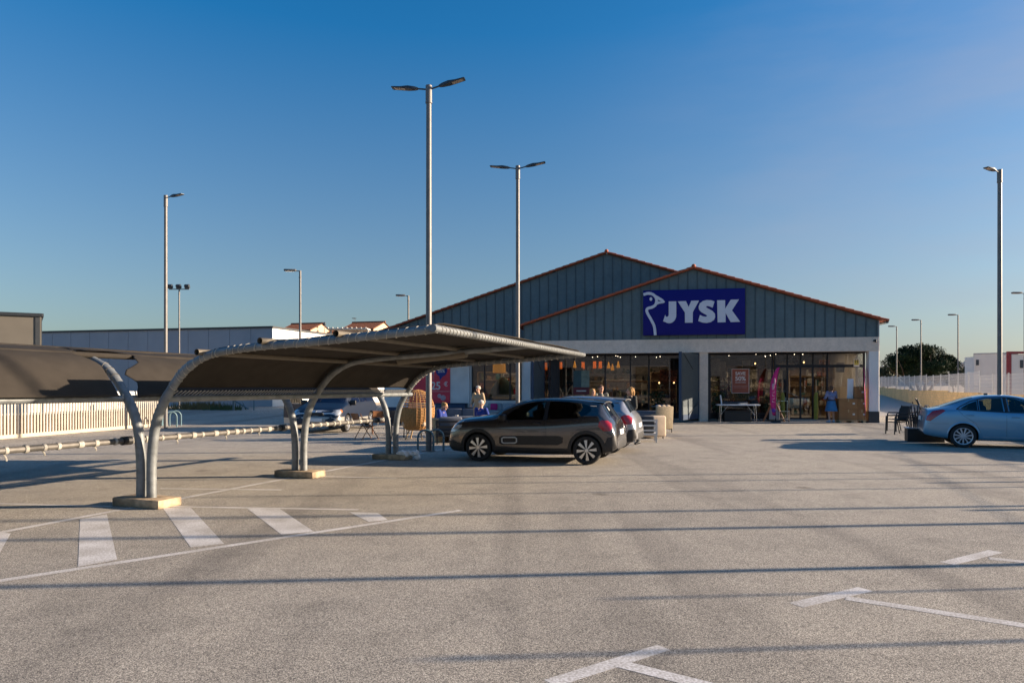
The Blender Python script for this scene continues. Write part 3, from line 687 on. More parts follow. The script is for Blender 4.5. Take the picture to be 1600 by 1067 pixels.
m = MB(); m.tube([(-.52, -2 * BAY, .90), (-.52, 2 * BAY + .5, .90)], .040, 10); m.build('low_rail', M['pipe_dark'], TL2, 60)
y = -1.5 * BAY
while y < 2 * BAY + .4:
    m = MB(); w = rnd.uniform(.03, .085); r_ = rnd.uniform(.045, .052); m.tube([(-.52, y, .90), (-.52, y + w * .5, .90), (-.52, y + w, .90)], [r_, r_ * 1.12, r_], 9)
    if rnd.random() < .22: z_ = rnd.uniform(.05, .09); m.tube([(-.52, y, .86), (-.51, y + .02, .86 - z_ * .6), (-.53, y + .04, .86 - z_)], .010, 5)
    m.build('tape_remnant', M['rope'], TL2, 60)
    y += rnd.uniform(.17, .30)
for k in range(-2, 3):
    m = MB(); m.lathe([(.062, -.07), (.062, .07)], 14, (-.52, k * BAY - .01, .90), 'y'); m.build('rail_coupling', M['black_cap'], TL2, 60)
FL = ['chipped tan concrete footing block carrying the nearest pair of curved frames', 'tan concrete footing block carrying the middle pair of curved frames', 'tan concrete footing block beside the white plastic bag']
for k in range(3):
    o = F1 + rdir * BAY * k - pdir * .14
    m = MB(); m.rbox((0, 0, .06), (.86, .40, .12), .018, 2)
    b = m.build('concrete_footing', M['plinth'], None, 40); b.location = o; b.rotation_euler = (0, 0, math.atan2(pdir.y, pdir.x)); tag(b, FL[k], 'footing', 'footing blocks of the carports')
# white bag
m = MB(); p = F1 + rdir * 2 * BAY + pdir * .30 - rdir * .05
for i in range(16):
    m.ell((rnd.uniform(-.18, .2), rnd.uniform(-.07, .07), .15 + rnd.uniform(0, .08)), (rnd.uniform(.05, .10), .06, rnd.uniform(.03, .06)), 9, 6, Euler((rnd.random(), rnd.random(), rnd.random())).to_matrix())
m.ell((.22, -.02, .09), (.07, .07, .09), 9, 6); m.ell((.02, 0, .2), (.07, .06, .08), 9, 6)
b = m.build('plastic_bag', mat('bag_film', (.86, .86, .86), .4, 0, .03, 6), None, 0); b.location = p; tag(b, 'crumpled white plastic bag at the foot of the far curved frame', 'bag')
b.modifiers.new('r', 'REMESH').voxel_size = .016; evaluated(b)
from mathutils import noise as _nz
for v in b.data.vertices:
    q_ = Vector(v.co) * 22; v.co = Vector(v.co) + Vector(v.normal) * (_nz.noise(q_) * .028 + _nz.noise(q_ * 2.3) * .014)
    v.co.z *= .8
b.data.update(); b.data.shade_smooth()
# ================================================================ lamp posts
def lamp_post(label, loc, h, heads, group, r=.075, kind='led', rz=0.0, cat='lamp post'):
    T = thing('lamp_post', label, cat, loc, rz, group)
    m = MB(); m.tube([(0, 0, 0), (0, 0, h * .5), (0, 0, h)], [r, r * .93, r * .85], 14); m.tube([(0, 0, h - .45), (0, 0, h - .40)], r * 1.1, 14); m.tube([(0, 0, 0), (0, 0, .02)], r * 2.2, 14)
    m.build('pole', M['pole'], T, 50)
    if kind == 'led':
        m = MB(); m.tube([(0, 0, h - .40), (0, 0, h + .01)], r * 1.05, 14); m.build('pole_cap', M['pole'], T, 50)
        for (az, tilt) in heads:
            H = thing('lamp_head', None, None, (0, 0, h - .08), az); H.parent = T; H.scale = (.80, .72, .62)
            t = R(tilt); ct, st = math.cos(t), math.sin(t)
            def q(a, b, y=0): return (a * ct - b * st, y, a * st + b * ct)
            m = MB(); m.tube([q(0.03, -.02), q(.42, 0)], .032, 10); m.build('bracket_arm', M['lamp_dark'], H, 50)
            m = MB()
            for (a, w, z0, z1) in ((0, 0, 0, 0),):
                P = []
                for (a, w, z0, z1) in ((.36, .05, -.035, .03), (.48, .09, -.05, .055), (.70, .14, -.05, .060), (.95, .14, -.045, .012), (1.22, .135, -.04, .002), (1.25, .12, -.035, -.005)):
                    P.append([q(a, z0, -w), q(a, z0, w), q(a, z1, w * .85), q(a, z1, -w * .85)])
                vs = [p for r_ in P for p in r_]; fs = []
                for i in range(len(P) - 1):
                    for k in range(4): fs.append((i * 4 + k, i * 4 + (k + 1) % 4, i * 4 + 4 + (k + 1) % 4, i * 4 + 4 + k))
                fs += [(0, 1, 2, 3), tuple(len(vs) - 4 + k for k in (3, 2, 1, 0))]
                m.add(vs, fs)
            m.build('housing', M['lamp_dark'], H, 30)
            m = MB(); m.add([q(.80, -.054, -.10), q(.80, -.054, .10), q(1.17, -.047, .10), q(1.17, -.047, -.10)], [(0, 1, 2, 3)]); m.build('lens', M['lens'], H, 0)
    elif kind == 'street':
        for (az, tilt) in heads:
            H = thing('lamp_head', None, None, (0, 0, h), az); H.parent = T
            m = MB(); m.tube([(-.02, 0, -.04), (.35, 0, 0)], .03, 8); m.rbox((.62, 0, .02), (.75, .26, .13), .05, 2); m.build('housing', M['pole'], H, 40)
            m = MB(); m.box((.66, 0, -.05), (.5, .18, .02)); m.build('lens', M['lens'], H, 0)
    else:
        m = MB(); m.tube([(-.85, 0, h), (.85, 0, h)], .04, 8); m.build('crossbar', M['pole'], T, 50)
        for x in (-.72, 0, .72):
            m = MB(); m.rbox((x, -.1, h + .22), (.42, .26, .34), .05, 2, rx=.5); m.build('floodlight', M['lamp_dark'], T, 40)
    return T
def lamp_at(px, ytop, h): s = (HZ - ytop) / (h - EYE); D = F / s; return Vector(((px - 800) * D / F, D, 0))
GRP = 'tall lamp posts of the car park'
AL = math.atan2(-.16, 1)
lamp_post('tallest double-headed lamp post rising behind the curved carport roof', G(670, 705), 9.5, [(R(12), 17), (R(192), 8)], GRP, .08, rz=R(-20))
lamp_post('double-headed lamp post standing just left of the shop gable, behind the dark car', lamp_at(809, 260, 9.45), 9.45, [(R(14), 14), (R(194), 10)], GRP, .075, rz=R(-22))
lamp_post('lamp post behind the light blue car with one flat head', lamp_at(1562, 266, 9.45), 9.45, [(R(216), 2)], GRP, .078, rz=R(-5))
lamp_post('single-headed lamp post rising behind the torn carport', lamp_at(259, 306, 9.45), 9.45, [(R(-16), 3)], GRP, .075, rz=R(-10))
# posts standing beyond the right edge whose shadows cross the asphalt
for (x, y, h, r) in ((13.0, 7.05, 11.5, .055), (17.5, 9.25, 12.0, .06), (22.0, 10.75, 13.0, .06), (12.5, 5.2, 3.25, .026), (13.2, 6.35, 3.1, .022), (17.0, 14.1, 6.0, .035), (20.0, 12.3, 6.4, .03), (19.0, 13.4, 5.0, .03)):
    m = MB(); m.tube([(0, 0, 0), (0, 0, h)], [r, r * .85], 10); m.tube([(0, 0, h - .1), (0, 0, h)], r * 1.3, 10)
    b = m.build('slim_post', M['pole'], None, 50); b.location = (x, y, 0); tag(b, 'slim steel post beyond the right edge casting a thin shadow across the asphalt', 'post', 'slim posts beyond the right edge')
SG = 'street lamps beyond the white fence'
for (px, yt, lb) in ((1401, 510, 'street lamp before the left side of the dark pine crown'), (1439, 500, 'street lamp standing in front of the middle of the dark pine'), (1497, 492, 'street lamp just right of the dark pine'), (1601, 458, 'street lamp at the right edge above the white container'), ):
    lamp_post(lb, lamp_at(px, yt, 9.0), 9.0, [(R(180), 0)], SG, .07, 'street')
p = AT(1373.5, 606, 92); lamp_post('street lamp half hidden behind the right corner of the shop', (p.x, p.y, 0), 7.6, [(R(180), 0)], SG, .07, 'street')
lamp_post('street lamp in front of the white warehouse face', lamp_at(469, 423, 9.0), 9.0, [(R(185), 0)], 'street lamps behind the carports', .08, 'street')
lamp_post('street lamp rising beside the left roof slope of the shop', lamp_at(638, 462, 9.0), 9.0, [(R(185), 0)], 'street lamps behind the carports', .08, 'street')
lamp_post('slender mast with three floodlights on a crossbar', lamp_at(280, 452, 10.0), 10.0, [], None, .07, 'flood', cat='floodlight mast')
# ================================================================ left background
M['panel_grey'] = mat('grey_wall_panel', (.30, .33, .38), .6, 0, .05, .8)
M['panel_white'] = mat('white_wall_panel', (.70, .69, .66), .6, 0, .04, .8)
M['panel_olive'] = mat('olive_wall_panel', (.15, .135, .11), .7, 0, .06, 1.5)
M['trim_dark'] = mat('dark_trim', (.03, .035, .04), .5)
c0 = Vector((-21.3, 60.7, 0)); c1 = Vector((-51, 67.4, 0)); c2 = Vector((-14.2, 82, 0))
T = thing('warehouse', 'long flat-roofed warehouse with grey front panels and a sunlit white end wall', 'warehouse', c0)
def wallrun(T, a, b, h, mt, step, name, nrm, seam_m):
    d = (b - a); L = d.length; d = d / L; n = Vector((d.y, -d.x, 0)); 
    if n.dot(nrm) < 0: n = -n
    m = MB(); k = 0; x = 0
    rz = math.atan2(d.y, d.x)
    while x < L - .05:
        w = min(step, L - x); c = a + d * (x + w / 2) - c_off(T) - n * .1
        m.box((c.x, c.y, h / 2), (w - .035, .2, h), rz); x += step
    m.build(name, mt, T, 0)
    m = MB(); c = a + d * L / 2 - c_off(T) - n * .16; m.box((c.x, c.y, h / 2), (L, .2, h - .02), rz); m.build(name + '_joint', seam_m, T, 0)
    m = MB(); c = a + d * L / 2 - c_off(T) - n * .06; m.box((c.x, c.y, h + .06), (L + .1, .34, .16), rz); m.build('roof_trim', M['trim_dark'], T, 0)
def c_off(T): return Vector((T.location.x, T.location.y, 0))
wallrun(T, c0, c1, 7.0, M['panel_grey'], 2.15, 'front_wall', Vector((0, -1, 0)), M['trim_dark'])
wallrun(T, c0, c2, 7.0, M['panel_white'], 1.2, 'end_wall', Vector((1, 0, 0)), M['panel_white'])
m = MB(); q = c1 + c2 - c0; m.add([(p.x - c0.x, p.y - c0.y, 6.9) for p in (c0, c2, q, c1)], [(0, 1, 2, 3)]); m.build('roof', M['trim_dark'], T, 0)
a = Vector((-25.3, 36.7, 0)); b = Vector((-37, 30.8, 0)); T = thing('olive_building', 'olive grey flat-roofed building at the left edge', 'building', a)
wallrun(T, a, b, 5.5, M['panel_olive'], 3.2, 'front_wall', Vector((.5, -.8, 0)), M['trim_dark'])
e = a + Vector((-5.2, 7.2, 0)); wallrun(T, a, e, 5.5, M['panel_olive'], 3.2, 'end_wall', Vector((1, 0, 0)), M['trim_dark'])
m = MB(); d = (b - a).normalized(); c = a + d * 6 - a; m.box((c.x + .04, c.y - .07, 3.75), (12, .05, .05), math.atan2(d.y, d.x)); m.build('wall_rail', M['panel_white'], T, 0)
# houses
M['tile'] = mat('roof_tile', (.17, .065, .035), .85, 0, .3, 30, .8, 8)
M['tile_lit'] = mat('ridge_tile', (.34, .085, .045), .8, 0, .25, 14, .3, 40)
M['house'] = mat('house_plaster', (.68, .46, .30), .85, 0, .06, 2)
def house(label, px0, px1, yr, ye, D, depth, chim=False):
    s = F / D; w = (px1 - px0) / s; x0 = (px0 - 800) / s; zr = EYE + (HZ - yr) / s; ze = EYE + (HZ - ye) / s - .15
    T = thing('tiled_house', label, 'house', (x0 + w / 2, D, 0), R(-14), 'tiled houses behind the warehouse')
    hw = w / 2 * .86; dd = depth
    m = MB(); m.bbox((-hw, 0, 0), (hw, dd, ze)); m.prism([(0, ze), (dd, ze), (dd / 2, zr - .1)], -hw, hw, 'yz'); m.build('wall', M['house'], T, 0)
    m = MB()
    n = int(w / .28)
    for sd in (0, 1):
        y0, y1 = (-.35, dd / 2) if sd == 0 else (dd + .35, dd / 2); z0 = ze - .12
        m.quad((-hw - .2, y0, z0), (hw + .2, y0, z0), (hw + .2, y1, zr), (-hw - .2, y1, zr))
        for i in range(n):
            x = -hw - .2 + (i + .5) * (2 * hw + .4) / n; m.tube([(x, y0, z0 + .03), (x, y1, zr + .03)], .085, 6)
    m.tube([(-hw - .25, dd / 2, zr + .08), (hw + .25, dd / 2, zr + .08)], .14, 8); m.build('roof', M['tile'], T, 40)
    m = MB(); m.box((0, -.02, ze - 1.4), (.9, .05, 1.2)); m.build('window', M['carglass'], T, 0)
    if chim:
        m = MB(); m.tube([(-hw + .2, dd / 2, zr), (-hw + .2, dd / 2, zr + .6)], .03, 6); m.lathe([(.02, 0), (.30, .05), (.34, .10)], 14, (-hw + .1, dd / 2 - .1, zr + .6)); m.build('satellite_dish', M['lamp_dark'], T, 40)
    return T
house('smaller tiled house above the white warehouse wall', 432, 492, 503.5, 514, 95, 6)
house('larger tiled house with a satellite dish behind the pergola', 529, 590, 501, 512, 93, 6.5, True)
house('low tiled house roof beside the shop roof slope', 590, 648, 509, 522, 97, 6)
house('low tiled annexe between the two gabled houses', 500, 545, 512.5, 517, 99, 5)
# pergola
T = thing('pergola', 'white flat pergola in front of the larger tiled house', 'pergola', AT(545, 606, 88)); T.location.z = 0; s = F / 88
m = MB(); zt = EYE + (HZ - 514.5) / s; m.box((0, 0, zt), (5.2, 2, .18))
for i in range(9): m.box((-2.4 + .6 * i, -1.1, zt + .1), (.12, .4, .12))
m.build('roof_slats', M['white_paint'], T, 0)
for x in (-2.3, 1.6, 2.4):
    m = MB(); m.box((x, 0, zt / 2), (.22, .22, zt)); m.build('post', M['white_paint'], T, 0)
# weather mast
p = AT(507, 606, 92); T = thing('antenna_mast', 'thin mast with a small round antenna between the two tiled houses', 'antenna', (p.x, p.y, 0)); zt = EYE + (HZ - 506) * 92 / F
m = MB(); m.tube([(0, 0, 0), (0, 0, zt)], .05, 6); m.build('pole', M['pole'], T); m = MB(); m.ell((0, 0, zt), (.22, .22, .24)); m.build('antenna_head', M['lamp_dark'], T, 60)
# ---------------------------------------------------------------- left palisade
fa = G(0, 686); fb = G(206, 669); fd = (fb - fa).normalized(); fs = fa - fd * 5.5; fl = 13.2
T = thing('palisade_fence', 'white palisade fence on a low cream wall behind the torn carport', 'fence', fs, math.atan2(fd.y, fd.x))
m = MB(); m.bbox((0, 0, 0), (fl, .22, .12)); m.build('kerb', M['cream_wall'], T, 0)
m = MB(); m.bbox((0, .06, .12), (fl, .2, .74)); m.build('low_wall', M['cream_wall'], T, 0)
m = MB(); x = .05
while x < fl: m.box((x, .02, .72), (.062, .03, 1.22)); x += .128
m.build('picket_panel', M['picket'], T, 0)
for z in (.76, 1.20):
    m = MB(); m.bbox((0, .045, z), (fl, .075, z + .045)); m.build('rail', M['picket'], T, 0)
m = MB(); m.box((fl + .1, .05, .8), (.2, .2, 1.6)); m.build('end_post', mat('teal_metal', (.10, .17, .20), .5, .3, .1, 8), T, 0)
M['teal'] = bpy.data.materials['teal_metal']
# white van roofs behind the palisade -> a low white trailer
T = thing('box_trailer', 'white box trailer parked behind the palisade', 'trailer', (-19.0, 30.0, 0), R(72))
m = MB(); m.rbox((0, 0, 1.0), (6.2, 2.0, 1.0), .06, 2); m.build('box_body', M['white_paint'], T, 40)
for x in (-1, .2):
    m = MB(); m.lathe([(.0001, -.12), (.34, -.12), (.34, .12), (.0001, .12)], 22, (x, -1.0, .34), 'y'); m.build('wheel', M['rubber'], T, 40)
m = MB(); m.bbox((-3.1, -1.02, .46), (3.1, -.9, .58)); m.build('chassis_rail', M['black'], T, 0)
def hoop(label, px, py, rz, sc=1.0):
    m = MB(); w, h, r = .20, .56, .028
    P = [(-w, 0, 0), (-w, 0, h - w)] + [(-w * math.cos(a), 0, h - w + w * math.sin(a)) for a in [PI * k / 10 for k in range(1, 10)]] + [(w, 0, h - w), (w, 0, 0)]
    m.tube(P, r, 10); o = m.build('bike_hoop', M['teal'], None, 60); o.location = G(px, py); o.rotation_euler = (0, 0, rz); o.scale = (sc,) * 3
    return tag(o, label, 'bike rack', 'grey blue bike hoops')
hoop('bike hoop left of the tall lamp post foot', 665, 705.5, R(6)); hoop('bike hoop right of the tall lamp post foot, nearest the dark car', 681, 704.5, R(6))
hoop('bike hoop by the palisade fence, nearer to the end post', 267, 667, R(40), 1.15); hoop('bike hoop by the palisade fence, farther from the end post', 274, 665, R(40), 1.15)
# weeds and a leaning barrier at the far kerb
M['weed'] = mat('dry_weeds', (.13, .11, .045), .9, 0, .4, 3)
def tuft(label, px, py, w, n, h, grp, mt):
    c = G(px, py); m = MB()
    for i in range(n):
        x = rnd.gauss(0, w / 2.4); y = rnd.gauss(0, .3); hh = h * rnd.uniform(.4, 1); a = rnd.uniform(-.5, .5); b2 = .05
        m.add([(x - b2, y, 0), (x + b2, y, 0), (x + a * hh, y + rnd.uniform(-.3, .3) * hh, hh)], [(0, 1, 2)])
    o = m.build('weed_clump', mt, None, 0, False); o.location = c; return tag(o, label, 'weeds', grp, 'stuff')
tuft('wide dry clump of weeds on the far verge left of the barrier', 312, 640, 2.4, 420, .75, 'weed clumps on the far verge', M['weed'])
tuft('small green weed clump right at the leaning barrier', 352, 640.5, 1.5, 160, .5, 'weed clumps on the far verge', mat('green_weeds', (.06, .09, .035), .9, 0, .4, 3))
T = thing('barrier_frame', 'teal metal barrier with a slanting brace on the far verge', 'barrier', G(365, 641))
m = MB(); m.box((0, 0, .5), (.12, .12, 1.0)); m.build('post', M['teal'], T, 0); m = MB(); m.tube([(0, 0, .75), (1.1, 0, .1)], .05, 8); m.tube([(0, 0, .95), (1.5, 0, .95)], .04, 8); m.tube([(1.5, 0, 0), (1.5, 0, .98)], .04, 8); m.build('brace', M['teal'], T, 50)
# ================================================================ right side: access ramp, block wall, mesh fence
FX = lambda D: 12 + .4 * D
def rz_(D): return 0 if D < 58 else (D - 58) * .030
m = MB(); rows = []
for D in (40, 50, 58, 64, 70, 80, 95, 130):
    rows.append([(FX(D) - 16 + i * 3.2, D, rz_(D) + .006) for i in range(6)])
m.grid(rows); tag(m.build('access_ramp', M['concrete'], None, 30), kind='structure')
M['block'] = mat('yellow_block', (.74, .50, .23), .9, 0, .18, 5, .4, 40, var2=.12, vs2=.8)
bl = M['block']; nt = bl.node_tree
T = thing('block_wall', 'stepped yellow concrete block wall along the ramp under the white fence', 'wall', (FX(36), 36, 0)); ang = math.atan2(1, .4)
U = Vector((.4, 1, 0)).normalized(); steps = []
D = -6.0
m = MB(); jm = MB()
while D < 110:
    d1 = D + 8.0; Dm = (D + d1) / 2
    top = (1.30 if D < 42 else 1.36 + (D - 42) * .012) + .0
    if D >= 58: top = 1.42 + (D - 58) * .014
    base = rz_(Dm) - .4; p = Vector((FX(Dm), Dm, 0)); L = 8.0 * math.hypot(1, .4)
    z = -.1
    while z < top - .02:
        h = min(.20, top - z); o = 0 if int(round(z / .2)) % 2 else .2; x = -L / 2
        while x < L / 2 - .01:
            w = min(.4 if x > -L / 2 else .4 - o + .0001, L / 2 - x)
            if w > .05: c = p + U * (x + w / 2); m.box((c.x - FX(36), c.y - 36, z + h / 2), (w - .012, .2, h - .012), ang)
            x += max(w, .05)
        z += .2
    jm.box((p.x - FX(36), p.y - 36, (top - .1) / 2 - .02), (L, .17, top + .1 - .02), ang); steps.append((D, d1, top)); D = d1
m.build('block_courses', M['block'], T, 0); jm.build('mortar', M['concrete'], T, 0)
T = thing('mesh_fence', 'white welded mesh fence with white posts on top of the block wall', 'fence', (FX(36), 36, 0))
def meshmat():
    m = bpy.data.materials.new('white_mesh'); m.use_nodes = True; nt = m.node_tree; N = nt.nodes; L = nt.links; b = N['Principled BSDF']
    b.inputs['Base Color'].default_value = (.72, .70, .68, 1); b.inputs['Roughness'].default_value = .5; return m
M['mesh'] = meshmat()
def ftop(D): return 2.42 if D < 42 else (2.66 if D < 58 else 2.75 + (D - 58) * .012)
for (d0, d1, top) in steps:
    p0 = Vector((FX(d0), d0, 0)); L = (d1 - d0) * math.hypot(1, .4); ht = ftop(d0)
    wm = MB(); pm = []
    if d0 > 16:
        x = 0; g = .062 if d0 < 50 else .10; th = .0065 if d0 < 50 else .013
        while x < L: c = p0 + U * x; wm.box((c.x - FX(36), c.y - 36, (top + ht) / 2), (th, .006, ht - top - .04), ang); x += g
        z = top + .08
        while z < ht: c = p0 + U * L / 2; wm.box((c.x - FX(36), c.y - 36, z), (L, .007, .007 if d0 < 50 else .012), ang); z += .2
    else:
        for z in (top + .1, (top + ht) / 2, ht - .05): c = p0 + U * L / 2; wm.box((c.x - FX(36), c.y - 36, z), (L, .007, .012), ang)
    wm.build('mesh_panel', M['mesh'], T, 0)
    n = 3
    for k in range(n):
        c = p0 + U * (L * k / n); q = MB(); q.box((c.x - FX(36), c.y - 36, (top + ht) / 2 + .02), (.075, .06, ht - top + .06), ang); q.build('post', M['white_paint'], T, 0)
# container & portal
T = thing('white_container', 'long white container-like building behind the mesh fence', 'building', AT(1522, 606, 62)); T.location.z = 0; s = F / 62
zt = EYE + (HZ - 553.5) / s
T.rotation_euler = (0, 0, R(-34.2)); m = MB(); m.bbox((0, 0, 0), (3.2, 14, zt)); 
for i in range(8): m.box((.1 + .42 * i, -.02, zt / 2), (.05, .05, zt - .2))
m.build('wall', M['panel_white'], T, 0); m = MB(); m.bbox((-.05, -.05, zt), (3.25, 14, zt + .09)); m.build('roof_trim', M['panel_grey'], T, 0)
m = MB(); m.box((.25, -.05, zt - .75), (.22, .06, .5)); m.build('vent', M['lamp_dark'], T, 0)
M['maroon'] = mat('maroon_frame', (.22, .02, .03), .5, 0, .1, 5)
T = thing('framed_cabin', 'white cabin with a dark red steel frame at the right edge', 'cabin', AT(1575.5, 606, 60)); T.location.z = 0
m = MB(); m.bbox((.15, .1, 0), (9, 6, 4.6)); m.build('wall', M['panel_white'], T, 0)
zt = EYE + (HZ - 549) / (F / 60)
m = MB(); m.bbox((0, 0, 0), (.28, .25, zt)); m.bbox((.28, 0, zt - .2), (9, .25, zt)); m.build('frame', M['maroon'], T, 0)
m = MB(); m.bbox((1.1, .04, 3.4), (1.35, .1, 4.1)); m.build('door_handle_plate', M['lamp_dark'], T, 0)
# ---------------------------------------------------------------- trees
def leafmat(name, c, var=.45):
    return mat(name, c, .75, 0, var, .9, 0, 60, spec=.2, var2=.2, vs2=9)
M['pine'] = leafmat('pine_needles', (.016, .034, .013)); M['bark'] = mat('bark', (.07, .05, .035), .9, 0, .3, 8, .5, 20)
M['scrub'] = leafmat('scrub_leaves', (.055, .062, .035))
def tree(label, name, loc, h, w, crown, n, leaf, mt, trunks=1, grp=None, cat='tree', seed=1, dpt=.8):
    r = random.Random(seed); T = thing(name, label, cat, loc, 0, grp)
    m = MB(); tops = []
    for k in range(trunks):
        x0 = (k - (trunks - 1) / 2) * w * .16
        bx = x0 + r.uniform(-.3, .3); zc = h * crown
        m.tube([(x0 * .5, 0, 0), (x0 * .8, .1, zc * .6), (bx, 0, zc), (bx * 1.3, 0, zc + (h - zc) * .5)], [.06 * h / 2, .05 * h / 2, .035 * h / 2, .01 * h], 9)
        for q in range(7):
            a = r.uniform(0, 2 * PI); L = w * r.uniform(.2, .44); z1 = zc + (h - zc) * r.uniform(.2, .7)
            m.tube([(bx, 0, zc * r.uniform(.8, 1.0)), (bx + L * .5 * math.cos(a), L * .5 * math.sin(a), (zc + z1) / 2 + .1), (bx + L * math.cos(a), L * math.sin(a) * dpt, z1)], [.016 * h, .011 * h, .004 * h], 6)
    m.build('trunk', M['bark'], T, 60)
    # crown: leaf-sized faces in clumps over an umbrella shaped volume
    m = MB(); cl = []
    for i in range(70):
        while True:
            x, y, z = r.uniform(-1, 1), r.uniform(-1, 1), r.uniform(-.75, 1)
            d = math.sqrt(x * x + y * y + z * z)
            if .35 < d < 1: break
        cl.append((x * w / 2 * .92, y * w / 2 * dpt, h * crown + (h * (1 - crown)) * (.45 + .46 * z), r.uniform(.09, .19) * w))
    for i in range(n):
        c = cl[i % len(cl)]; 
        v = Vector((r.gauss(0, 1), r.gauss(0, 1), r.gauss(0, 1))).normalized() * c[3] * r.random() ** .4
        p = Vector((c[0], c[1], c[2])) + Vector((v.x, v.y, v.z * .62)); E = Euler((r.uniform(0, 6), r.uniform(0, 6), r.uniform(0, 6))).to_matrix(); s = leaf * r.uniform(.6, 1.4)
        m.add([p + E @ Vector(q) for q in ((-s, -s * .35, 0), (s, -s * .3, 0), (s * .8, s * .35, .1 * s), (-s * .8, s * .3, 0))], [(0, 1, 2, 3)])
    m.build('crown', mt, T, 0, False); return T
p = AT(1440, 606, 92)
tree('broad dark umbrella pine beyond the fence', 'pine_tree', (p.x, p.y, 1.2), 6.4, 8.3, .20, 30000, .13, M['pine'], 4, seed=4)
rr = random.Random(5); LB = ['pale scrubby tree low on the horizon between shop corner and pine', 'small round tree low on the horizon just left of the pine', 'small bushy tree on the horizon right of the pine', 'low bushy tree right beside the white container', 'thin horizon tree beside the street lamp']
for i, (px, yt, D, w) in enumerate(((1378, 574, 160, 6), (1387, 569, 150, 5), (1508, 571, 170, 7), (1518, 573, 165, 6), (1490, 574, 175, 5))):
    p = AT(px, 606, D); h = EYE + (HZ - yt) * D / F
    tree(LB[i], 'horizon_tree', (p.x, p.y, 0), h, w, .3, 1500, .28, M['scrub'], 1, 'small trees along the horizon', seed=10 + i)
# distant town and hills
def hill(name, D, pts, mt):
    m = MB(); s = F / D; rows = []
    pts = [(a, b) for a, b in pts]
    f = curve1(pts); xs = [pts[0][0] + (pts[-1][0] - pts[0][0]) * i / 90 for i in range(91)]
    top = [((x - 800) / s, D + 60, EYE + (HZ - f(x) + 1.2 * math.sin(x * .31) * math.sin(x * .07)) / s) for x in xs]; bot = [((x - 800) / s * .97, D - 350, -2) for x in xs]; back = [(a[0], D + 600, -2) for a in top]
    m.grid([bot, top, back]); return tag(m.build(name, mt, None, 60), kind='structure')
M['hill'] = mat('far_hill', (.16, .17, .14), .9, 0, .3, .02, var2=.3, vs2=.004)
hill('hills', 1500, [(-400, 592), (200, 588), (700, 590), (1150, 588), (1350, 577), (1420, 574), (1480, 576), (1530, 575), (1650, 578), (2100, 584)], M['hill'])
M['town'] = mat('town_plaster', (.50, .46, .44), .8, 0, .1, .05)
for i, (px, w, yt) in enumerate(((1380, 5, 573), (1386, 4, 572), (1494, 5, 574), (1500, 3.5, 571.5), (1505, 4, 568), (1509.5, 3, 566), (1513, 3.2, 567), (1517, 3, 565.5), (1521, 3, 568), (1526, 4, 571))):
    D = 1180 + 13 * i; s = F / D; h = EYE + (HZ - yt) / s; ww = w / s
    T = thing('tower_block', ['far pale town block seen between the shop corner and the pine', 'far pale tower block on the horizon right of the pine'][0 if px < 1450 else 1], 'tower block', ((px - 800) / s, D, 0), 0, 'far town blocks left of the pine' if px < 1450 else 'far tower blocks right of the pine')
    m = MB(); m.bbox((-ww / 2, 0, 0), (ww / 2, 12, h)); m.bbox((-ww / 6, 2, h), (ww / 6, 6, h + 2)); m.build('wall', M['town'], T, 0)
    m = MB()
    for k in range(int(h / 3.2)): m.box((0, -.05, 2 + 3.2 * k), (ww * .8, .15, 1.2))
    m.build('window_band', M['carglass'], T, 0)
# ================================================================ the shop
SO = Vector((.59, 34.9, 0)); SA = math.atan2(-.172, .985); E1 = Vector((.985, -.172, 0)); E2 = Vector((.172, .985, 0))
def SL(a, b, z=0): return SO + E1 * a + E2 * b + Vector((0, 0, z))
def Aof(px, b):
    u = (px - 800) / F; o = SO + E2 * b; return (o.y * u - o.x) / (E1.x - E1.y * u)
def Zof(px, py, b): return EYE + (HZ - py) * SL(Aof(px, b), b).y / F
M['clad'] = mat('blue_grey_cladding', (.088, .138, .162), .45, .08, .10, 1.2, .05, 8, var2=.08, vs2=6)
M['clad_seam'] = mat('cladding_seam', (.045, .075, .095), .45, .1, .1, 3)
M['clad_dark'] = mat('blue_steel', (.020, .045, .095), .45, .3, .10, 3)
M['door_leaf'] = mat('slate_shutter', (.060, .085, .10), .55, .1, .08, 3)
M['beam'] = mat('rendered_beam', (.70, .60, .51), .9, 0, .07, 3, .5, 120, var2=.08, vs2=14)
M['shopwall'] = mat('white_render', (.76, .75, .74), .85, 0, .06, 2, .2, 60, var2=.07, vs2=.7)
M['verge'] = mat('verge_tile', (.36, .095, .048), .75, 0, .2, 7)
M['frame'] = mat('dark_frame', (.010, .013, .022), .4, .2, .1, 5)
M['glass'] = glass('shop_glass', (.60, .58, .55), .03)
S = thing('shop_building', 'low shop with two offset blue-grey gables, red verge tiles and a glazed porch', 'shop', SO, SA)
W_, EV, PK, PA = 16.85, 4.80, 7.45, 8.41
RW0, RW1, REV, RPK, RPA, RB = -8.6, 16.85, 4.90, 8.93, 4.1, 3.0
def gable(name, a0, a1, zb, ev, pk, pa, b, step):
    m = MB(); m.prism([(a0, zb), (a1, zb), (a1, ev), (pa, pk), (a0, ev)], b, b + .12)
    o = m.build(name, M['clad'], S, 0); m = MB(); x = a0 + .02
    while x < a1:
        t = (x - a0) / (pa - a0) if x < pa else (a1 - x) / (a1 - pa); zt = ev + (pk - ev) * t - .03
        m.box((x, b - .016, (zb + zt) / 2), (.032, .036, zt - zb)); x += step
    m.build('standing_seams', M['clad_seam'], S, 0); return o
gable('front_gable', 0, W_, 4.04, EV, PK, PA, 0, .452)
gable('rear_gable', RW0, RW1, 4.0, REV, RPK, RPA, RB, .50)
